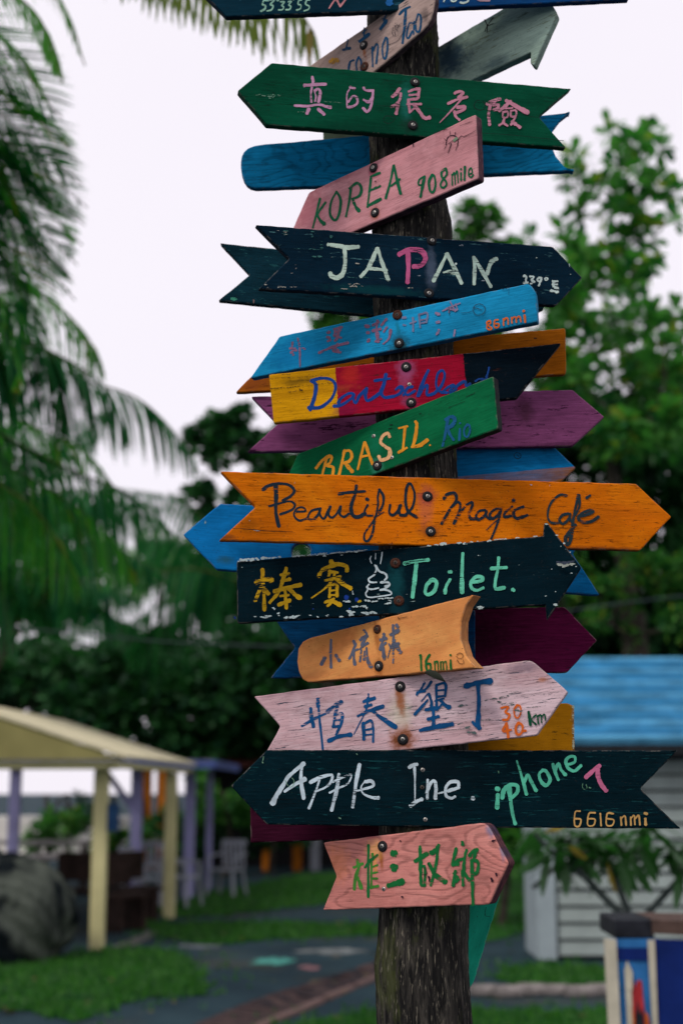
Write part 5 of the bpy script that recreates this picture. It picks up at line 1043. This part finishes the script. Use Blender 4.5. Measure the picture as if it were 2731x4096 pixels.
def far_shelter():
    a, b = at(850, 3058, 22.2), at(850, 3058, 22.2) + Vector((.3, 5, 0)); w = 5.2; z = a.z
    root = empty('far_shelter', Vector((a.x, a.y, 0))); tag(root, 'second shelter behind the cream one, with lilac posts and a blue edged flat roof', 'shelter'); off = Matrix.Translation(-root.location)
    n = 9
    for i in range(n): link('roof_panel', box_me('roof_panel', (a.x - w * (i + .5) / n, a.y + 2.5, z + .05), (w / n * .97, 5.0, .04)), root, M_ROOF, off)
    link('eave_beam', box_me('eave_beam', (a.x - w / 2, a.y - .02, z), (w + .05, .05, .13)), root, M_BLUP, off); link('eave_beam', box_me('eave_beam', (a.x + .03, a.y + 2.5, z), (.05, 5, .13)), root, M_BLUP, off)
    for px, pyb, wd in ((536, 3612, .17), (752, 3600, .16), (42, 3620, .16), (832, 3560, .11)):
        q = gp(px, pyb); link('post', box_me('post', (q.x, q.y, (z - .06) / 2), (wd, wd, z - .06), None, .012), root, M_LIL, off)
    bm = bmesh.new(); t = gp(536, 3612); beam(bm, Vector((t.x, t.y, 1.35)), Vector((t.x - .5, t.y, z - .1)), .09, .09, .01); link('brace', bm_mesh('brace', bm), root, M_LIL, off)
far_shelter()

# ------------------------------------------------------------------ furniture and clutter under the shelter
M_PLAS = simple('white_plastic', (0.33, 0.35, 0.40, 1), .4, .05, 3)
def chair():
    r = empty('plastic_chair'); tag(r, 'x', 'chair', 'white plastic chairs under the shelter')
    bm = bmesh.new(); add_box(bm, (0, 0, .43), (.46, .44, .035), None, .012); link('seat', bm_mesh('seat', bm), r, M_PLAS)
    bm = bmesh.new()
    for i in range(5): add_box(bm, (-.18 + .09 * i, .225, .66), (.05, .022, .38), Matrix.Rotation(.15, 4, 'X'))
    add_box(bm, (0, .255, .86), (.46, .03, .08), Matrix.Rotation(.15, 4, 'X'), .01); link('backrest', bm_mesh('backrest', bm), r, M_PLAS)
    for sx in (-1, 1):
        for sy in (-1, 1):
            bm = bmesh.new(); beam(bm, (sx * .20, sy * .18, .42), (sx * .25, sy * .23, 0), .05, .035, .006); link('leg', bm_mesh('leg', bm), r, M_PLAS)
        bm = bmesh.new(); beam(bm, (sx * .23, -.18, .43), (sx * .24, -.18, .64), .04, .03); beam(bm, (sx * .24, -.2, .64), (sx * .22, .24, .68), .05, .03); link('armrest', bm_mesh('armrest', bm), r, M_PLAS)
    return r
ch = chair()
def copy_tree(o, parent=None):
    c_ = o.copy(); col.objects.link(c_)
    if parent is not None: c_.parent = parent
    for k in list(o.children): copy_tree(k, c_)
    return c_
chp = [((620, 3600), .3, 'white plastic chair left of the second cream post'), ((722, 3630), 1.2, 'white plastic chair just right of the second cream post'), ((905, 3590), -.4, 'white plastic chair farther back, right of the lilac posts'),
       ((560, 3640), 2.2, 'white plastic chair turned away beside the dark benches')]
for i, ((px, py), rz, lab) in enumerate(chp):
    o = ch if i == 0 else copy_tree(ch); b = gp(px, py); o.location = b; o.rotation_euler = (0, 0, rz); o['label'] = lab
M_TAB = simple('table_top', (0.50, 0.46, 0.44, 1), .5, .05, 3); M_DARKW = simple('dark_wood', (0.035, 0.022, 0.018, 1), .7, .3, 6)
def table(px, py, w, d, h, mat, label, rz=0.0):
    b = gp(px, py); r = empty('table', b, (0, 0, rz)); tag(r, label, 'table')
    link('tabletop', box_me('tabletop', (0, 0, h), (w, d, .05), None, .01), r, mat)
    for sx in (-1, 1):
        for sy in (-1, 1): link('leg', box_me('leg', (sx * (w / 2 - .08), sy * (d / 2 - .08), h / 2 - .02), (.06, .06, h - .04)), r, M_DARKW)
table(245, 3655, 1.5, 1.1, .78, M_TAB, 'white topped table behind the grey boulder at left', .25)
table(120, 3560, 2.0, .8, .8, M_TAB, 'long pale table farther back under the shelter', .05)
def bench(px, py, w, label, rz=0.0):
    b = gp(px, py); r = empty('bench', b, (0, 0, rz)); tag(r, label, 'bench', 'dark benches under the shelter')
    link('seat', box_me('seat', (0, 0, .42), (w, .4, .06), None, .01), r, M_DARKW); link('backrest', box_me('backrest', (0, .2, .72), (w, .05, .36), Matrix.Rotation(.0, 4, 'X'), .01), r, M_DARKW)
    for sx in (-1, 1): link('leg', box_me('leg', (sx * (w / 2 - .1), 0, .2), (.07, .36, .4)), r, M_DARKW)
bench(490, 3725, .6, 'dark wooden bench right behind the nearest cream post', .9); bench(330, 3700, .9, 'dark wooden bench between the boulder and the nearest post', -.2); bench(520, 3690, .8, 'dark wooden bench farther back, near the second cream post', .9)
# low white wall and yard beyond
def wall(name, x0, x1, yb, yt, dep, mat, label, cat='wall', th=.2):
    a, b = at(x0, yb, dep), at(x1, yb, dep); zt = at(x0, yt, dep).z; o = link(name, box_me(name, (0, 0, 0), (b.x - a.x, th, zt), None, .02), None, mat); o.location = ((a.x + b.x) / 2, dep, zt / 2); tag(o, label, cat); return o
M_WHW = simple('white_wall', (0.78, 0.77, 0.74, 1), .8, .1, 1)
wall('garden_wall', -300, 560, 3400, 3265, 38, M_WHW, 'low white garden wall glowing beyond the shelter', 'wall')

# red roofed hut with orange posts in the far dark
def red_hut():
    a = at(700, 3450, 31); b = at(1400, 3450, 31); r = empty('red_roofed_hut', Vector(((a.x + b.x) / 2, 31.5, 0))); tag(r, 'dim hut with a rusty red roof and orange posts left of the pole', 'hut')
    w = b.x - a.x; zt = at(900, 3050, 31).z
    link('wall', box_me('wall', (0, 1.5, zt / 2), (w, .2, zt), None), r, simple('dim_wall', (0.02, .02, .022, 1)))
    bm = bmesh.new(); zr = at(850, 2935, 32).z; vv = [bm.verts.new(p) for p in ((-w / 2 - .2, -.6, zt - .1), (w / 2, -.6, zt - .1), (w / 2, 1.6, zr), (-w / 2 - .2, 1.6, zr), (-w / 2 - .2, -.6, zt), (w / 2, -.6, zt), (w / 2, 1.6, zr + .1), (-w / 2 - .2, 1.6, zr + .1))]
    for f in ((0, 1, 2, 3), (4, 5, 6, 7), (0, 1, 5, 4), (1, 2, 6, 5), (2, 3, 7, 6), (3, 0, 4, 7)): bm.faces.new([vv[k] for k in f])
    bmesh.ops.recalc_face_normals(bm, faces=bm.faces); link('roof', bm_mesh('roof', bm), r, simple('red_roof', (0.10, 0.035, 0.03, 1)))
    MO = simple('orange_post', (0.42, 0.13, 0.01, 1), .6)
    for px in (1065, 1187, 575, 640): 
        q = at(px, 3480, 31); link('post', box_me('post', (q.x - r.location.x, -.3, zt / 2 - .05), (.19, .19, zt - .1)), r, MO)
    q = at(1259, 3440, 31); link('post', box_me('post', (q.x - r.location.x, -.2, .55), (.2, .12, 1.1)), r, M_PLAS, ) 
red_hut()

# grey rock at the left edge
def boulder():
    c0 = gp(60, 3860); bm = bmesh.new(); bmesh.ops.create_icosphere(bm, subdivisions=6, radius=1)
    for v_ in bm.verts:
        p = v_.co; a = math.atan2(p.y, p.x)
        g = -.10 * abs(math.sin(a * 5 + 1.3 * math.sin(p.z * 2.2))) ** .5 + .05 * math.sin(p.z * 3 + a * 2) + .02 * math.sin(p.x * 19 + p.z * 13) + .015 * math.sin(p.y * 31 + p.z * 17)
        q = p * (1 + g); zz = q.z if q.z > -.55 else -.55 + (q.z + .55) * .1
        v_.co = Vector((q.x * .98, q.y * .8, (zz + .55) * .74))
    s = NB('boulder'); v = s.mapped((1, 1, .3)); c = s.mix(s.ramp(s.noise(v, 2.6, 4, .5, 1.2), .46, .6), (0.004, 0.007, 0.009, 1), (0.075, 0.088, 0.072, 1))
    m = s.set(c, .85, s.bump(s.noise(s.mapped(), 14, 5), .8, .03))
    o = link('boulder', bm_mesh('boulder', bm, True), None, m); o.location = (c0.x - .42, c0.y + .4, -.03); tag(o, 'big grooved grey boulder with dark streaks at the left edge', 'boulder')
boulder()

# ------------------------------------------------------------------ white hut with a blue roof at right
def hut():
    D = 15.2; x0 = at(2150, 3850, D).x; x1 = x0 + 4.6; ze = at(2300, 2990, D).z; r = empty('white_hut', Vector((x0, D, 0))); tag(r, 'white hut clad in horizontal boards under a bright blue ribbed roof', 'hut')
    MW = simple('white_boards', (0.27, 0.32, 0.305, 1), .75, .12, 2.2); MD = simple('hut_gap', (0.02, .022, .025, 1)); MC = simple('corner_board', (0.30, 0.36, 0.38, 1), .7, .08, 3)
    link('wall', box_me('wall', (2.35, .55, ze / 2), (4.4, .9, ze)), r, MD)
    ph = .168; n = int(ze / ph)
    me = box_me('plank', (0, 0, 0), (4.35, .03, ph * .86), Matrix.Rotation(R(-14), 4, 'X'), .004); me.materials.append(MW)
    for i in range(n): link('plank', me, r, None, Matrix.Translation((2.4, .055 + random.uniform(-.003, .003), .03 + ph * (i + .5))) @ Matrix.Rotation(random.uniform(-.0015, .0015), 4, 'Y'))
    link('corner_board', box_me('corner_board', (.10, .0, ze / 2), (.2, .07, ze - .02), None, .006), r, MC)
    link('corner_board', box_me('corner_board', (.035, .5, ze / 2), (.07, .9, ze - .02), None, .006), r, MC)
    # roof of lapped ribbed sheets
    zt = at(2300, 2640, D + 1.9).z; e = Vector((.25, -.35, ze + .02)); t = Vector((.25, 1.9, zt)); L = 4.9; MB2 = simple('pale_blue_roof', (0.09, 0.33, 0.53, 1), .5, .25, 3); MB = simple('blue_roof', (0.045, 0.25, 0.46, 1), .45, .25, 2.5)
    nl = 13
    for i in range(nl):
        a = e.lerp(t, i / nl); b = e.lerp(t, (i + 1.12) / nl); bm = bmesh.new(); d = (b - a); nrm = Vector((0, -d.z, d.y)).normalized()
        pr = [(0, .030), (.75, .012), (.93, .0), (1, .03)]; V_ = []
        for tt, hh in ((0, .0), (0, .075), (.45, .07), (.85, .03), (1, .008), (1, -.004)):
            p = a + d * tt + nrm * hh; V_.append((bm.verts.new(p), bm.verts.new(p + Vector((L, 0, 0)))))
        for k in range(len(V_) - 1): bm.faces.new((V_[k][0], V_[k][1], V_[k + 1][1], V_[k + 1][0]))
        bm.faces.new((V_[-1][0], V_[-1][1], V_[0][1], V_[0][0])); bmesh.ops.recalc_face_normals(bm, faces=bm.faces)
        link('roof_sheet', bm_mesh('roof_sheet', bm), r, MB if i % 2 else MB2)
    link('eave_shade_strip', box_me('eave_shade_strip', (L / 2 + .25, -.33, ze - .01), (L, .03, .16)), r, MD)  # dark strip stands in for the shadow under the eave, closes the gap
hut()

# ------------------------------------------------------------------ painted box in the lower right corner
def painted_box():
    D = 6.1; c = at(2605, 3900, D); zt = at(2500, 3757, D).z; zc = at(2500, 3680, D).z; x_l = at(2440, 3757, D).x
    cor = Vector((at(2608, 3757, D).x, D, 0)); r = empty('painted_box', cor); tag(r, 'blue wooden bin with cream corner strips and red painted zigzags in the lower right corner', 'bin')
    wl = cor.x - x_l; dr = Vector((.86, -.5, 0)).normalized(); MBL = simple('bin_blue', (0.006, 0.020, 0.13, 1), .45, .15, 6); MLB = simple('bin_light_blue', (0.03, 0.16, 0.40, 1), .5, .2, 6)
    MCR = simple('cream_strip', (0.50, 0.47, 0.36, 1), .6, .12, 8); MBK = simple('bin_lid', (0.018, 0.02, 0.026, 1), .5, .3, 12); MBR = simple('bare_board', (0.085, 0.055, 0.045, 1), .7, .25, 14)
    T = .028
    def quadbox(name, a, b, z0, z1, th, mat, out, inset=0):
        d = (b - a); nn = Vector((d.y, -d.x, 0)).normalized() * out
        sh = lambda p, z: Vector((p.x + (T * (zt - z)) * .6 * (1 if p.x < 0 else 0), p.y, z))
        bm = bmesh.new(); ps = [sh(a, z0), sh(b, z0), sh(b, z1), sh(a, z1)]; vv = [bm.verts.new(p) for p in ps] + [bm.verts.new(p + nn * th) for p in ps]
        for f in ((0, 1, 2, 3), (4, 5, 6, 7), (0, 1, 5, 4), (1, 2, 6, 5), (2, 3, 7, 6), (3, 0, 4, 7)): bm.faces.new([vv[k] for k in f])
        bmesh.ops.recalc_face_normals(bm, faces=bm.faces); return link(name, bm_mesh(name, bm), r, mat)
    A = Vector((-wl, 0, 0)); B = Vector((0, 0, 0)); Cc = dr * .55
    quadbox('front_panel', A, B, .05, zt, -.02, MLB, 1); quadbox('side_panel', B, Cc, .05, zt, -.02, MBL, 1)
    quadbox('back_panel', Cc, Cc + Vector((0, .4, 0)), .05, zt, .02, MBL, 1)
    z = zt
    quadbox('blue_band', A + Vector((.01, -.004, 0)), B + Vector((-.01, -.004, 0)), z - .085, z - .035, .004, MBL, 1)
    quadbox('cream_strip', A + Vector((-.028, -.006, 0)), A + Vector((.02, -.006, 0)), .05, z - .0, .02, MCR, 1)
    quadbox('cream_strip', B + Vector((-.022, -.006, 0)), B + Vector((.006, -.006, 0)), .05, z - .004, .014, MCR, 1)
    quadbox('cream_strip', A + Vector((.05, -.006, 0)), A + Vector((.074, -.006, 0)), .05, z - .115, .01, MCR, 1)
    def flat(name, pts, mat, y):
        bm = bmesh.new(); vv = [bm.verts.new((x, y, zz)) for x, zz in pts] + [bm.verts.new((x, y + .003, zz)) for x, zz in pts]; n = len(pts)
        bm.faces.new(vv[:n]); bm.faces.new(vv[n:][::-1])
        for i in range(n): bm.faces.new((vv[i], vv[(i + 1) % n], vv[n + (i + 1) % n], vv[n + i]))
        bmesh.ops.recalc_face_normals(bm, faces=bm.faces); link(name, bm_mesh(name, bm), r, mat)
    MR = simple('red_paint', (0.42, 0.035, 0.04, 1), .5, .25, 9); MO = simple('orange_paint', (0.46, 0.10, 0.015, 1), .5, .2, 9)
    x0 = -wl + .076
    flat('red_zigzag', [(x0, .2), (x0, z - .13), (x0 + .018, z - .19), (x0 + .03, z - .16), (x0 + .045, z - .165), (x0 + .085, .2)], MR, -.010)
    flat('black_flame', [(x0 + .01, .2), (x0 + .014, z - .3), (x0 + .024, z - .235), (x0 + .034, z - .30), (x0 + .044, z - .27), (x0 + .062, .2)], MBK, -.016)
    flat('orange_flame', [(x0 - .002, .2), (x0 + .001, z - .26), (x0 + .010, z - .33), (x0 + .012, .2)], MO, -.021); flat('orange_flame', [(x0 + .06, .2), (x0 + .052, z - .28), (x0 + .066, z - .3), (x0 + .092, .2)], MO, -.021)
    flat('white_flame', [(-wl + .052, z - .2), (-wl + .056, z - .10), (-wl + .064, z - .085), (-wl + .084, z - .13), (-wl + .08, z - .2)], MCR, -.019)
    # lid: dark tray and a bare board
    link('lid', box_me('lid', (-wl / 2 + .015, .18, (zt + zc) / 2), (wl - .01, .36, zc - zt), None, .006), r, MBK)
    bm = bmesh.new(); vv = []
    P_ = [Vector((.0, -.01, 0)), Vector((.0, -.01, 0)) + dr * .7, Vector((.0, -.01, 0)) + dr * .7 + Vector((.25, .45, 0)), Vector((0, .37, 0))]
    for zz in (zc - .055, zc + .0): vv += [bm.verts.new((p.x, p.y, zz)) for p in P_]
    for f in ((0, 1, 2, 3), (4, 5, 6, 7), (0, 1, 5, 4), (1, 2, 6, 5), (2, 3, 7, 6), (3, 0, 4, 7)): bm.faces.new([vv[k] for k in f])
    bmesh.ops.recalc_face_normals(bm, faces=bm.faces); link('lid_board', bm_mesh('lid_board', bm), r, MBR)
painted_box()

# ------------------------------------------------------------------ frangipani beside the bin
def frangipani():
    D = 8.2; b = at(2530, 3760, D); b.z = 0; r = empty('frangipani', b); tag(r, 'frangipani with bare forking stems and long hanging leaves behind the painted bin', 'plant'); off = Matrix.Translation(-b)
    def P(x, y, d=D): return at(x, y, d)
    br = [([Vector((b.x, b.y, 0)), Vector((b.x + .02, b.y, .5)), P(2520, 3760)], [.05, .045, .035]),
          ([P(2515, 3760), P(2493, 3669), P(2400, 3575), P(2327, 3496), P(2233, 3438), P(2140, 3340, 8.1)], [.03, .024, .021, .020, .017, .013]),
          ([P(2520, 3760), P(2512, 3650), P(2470, 3540), P(2443, 3440)], [.028, .022, .019, .017]),
          ([P(2530, 3760), P(2585, 3662), P(2650, 3590), P(2710, 3525), P(2800, 3400)], [.026, .02, .019, .018, .016]),
          ([P(2240, 3445), P(2190, 3500), P(2130, 3555)], [.014, .012, .013]), ([P(2327, 3496), P(2290, 3440), P(2330, 3350)], [.016, .014, .014])]
    link('stem', tubes_me('stem', br, 8), r, simple('frangipani_bark', (0.075, 0.095, 0.09, 1), .8, .2, 12), off)
    tips = [(2140, 3340), (2443, 3430), (2800, 3400), (2330, 3350), (2233, 3430), (2560, 3370), (2650, 3400), (2710, 3430), (2480, 3340), (2380, 3400), (2270, 3340), (2600, 3300)]
    V0 = leaf_tpl('long'); me = mesh_np('leaf', V0[0], V0[1]); me.materials.append(leafmat('frangipani_leaf', (0.010, .055, .018, 1), (0.04, .13, .026, 1), None, .4, .4))
    mey = mesh_np('leaf', V0[0], V0[1]); mey.materials.append(leafmat('yellow_leaf', (0.26, .19, .01, 1), (0.3, .2, .02, 1), None, .3, .4))
    k = 0
    for (x, y) in tips:
        for i in range(17):
            a = random.uniform(0, 6.28); el_ = random.uniform(-1.2, .55); d = Vector((math.cos(a) * math.cos(el_), math.sin(a) * math.cos(el_), math.sin(el_)))
            p = P(x + random.uniform(-30, 30), y + random.uniform(-30, 30), D + random.uniform(-.3, .3)); L = random.uniform(.16, .27); q = d.to_track_quat('X', 'Z').to_matrix().to_4x4()
            link('leaf', me, r, None, Matrix.Translation(p - b) @ q @ Matrix.Scale(L, 4))
    for (x, y, dx, dy, L) in [(2430, 3450, .1, -1, .17), (2270, 3380, .6, -.5, .13), (2180, 3330, .5, .2, .12)]:
        q = Vector((dx, -.3, dy)).to_track_quat('X', 'Y').to_matrix().to_4x4(); link('leaf', mey, r, None, Matrix.Translation(P(x, y, 8.0) - b) @ q @ Matrix.Scale(L, 4)).data
    V0 = leaf_tpl('long')
    for (x, y, dx, dz, L) in [(2480, 3420, .35, -1, .22), (2520, 3430, .5, -1, .22), (2560, 3400, .4, -1, .2), (2350, 3450, .5, -.9, .14), (2740, 3460, -.4, -1, .26), (2200, 3420, -1, -.5, .22)]:
        q = Vector((dx, -.2, dz)).to_track_quat('X', 'Y').to_matrix().to_4x4(); link('leaf', me, r, None, Matrix.Translation(P(x, y, 8.0) - b) @ q @ Matrix.Scale(L, 4))
frangipani()

# slack cable strung across the garden
def cable(p, label):
    pts = [at(x, y, d) for x, y, d in p]; o = link('cable', tubes_me('cable', [([Vector(tuple(c)) for c in catmull([tuple(q) for q in pts], 8)], [.008] * (8 * (len(pts) - 1) + 1))], 6), None, simple('cable', (.05, .07, .07, 1)))
    tag(o, label, 'cable')
cable([(-600, 2470, 13), (150, 2520, 13.5), (800, 2575, 14), (1700, 2580, 14.5), (2300, 2440, 15), (3200, 2330, 16)], 'thin overhead cable sagging across the dark trees behind the signs')

# fallen leaves on the path and lawns
P, D, S = [], [], []
for _ in range(150):
    y = random.uniform(7, 24); x = random.uniform(-.25, .25) * y; P.append((x, y, .035)); a_ = random.uniform(0, 6.28); D.append((math.cos(a_), math.sin(a_), random.uniform(-.1, .25))); S.append(random.uniform(.05, .12))
V, Fc, _f = scatter(leaf_tpl(), P, D, S)
tag(link('fallen_leaves', mesh_np('fallen_leaves', V, Fc), None, leafmat('fallen_leaf', (0.07, .045, .015, 1), (0.14, .10, .03, 1), (.04, .07, .02, 1), .1)), kind='stuff')
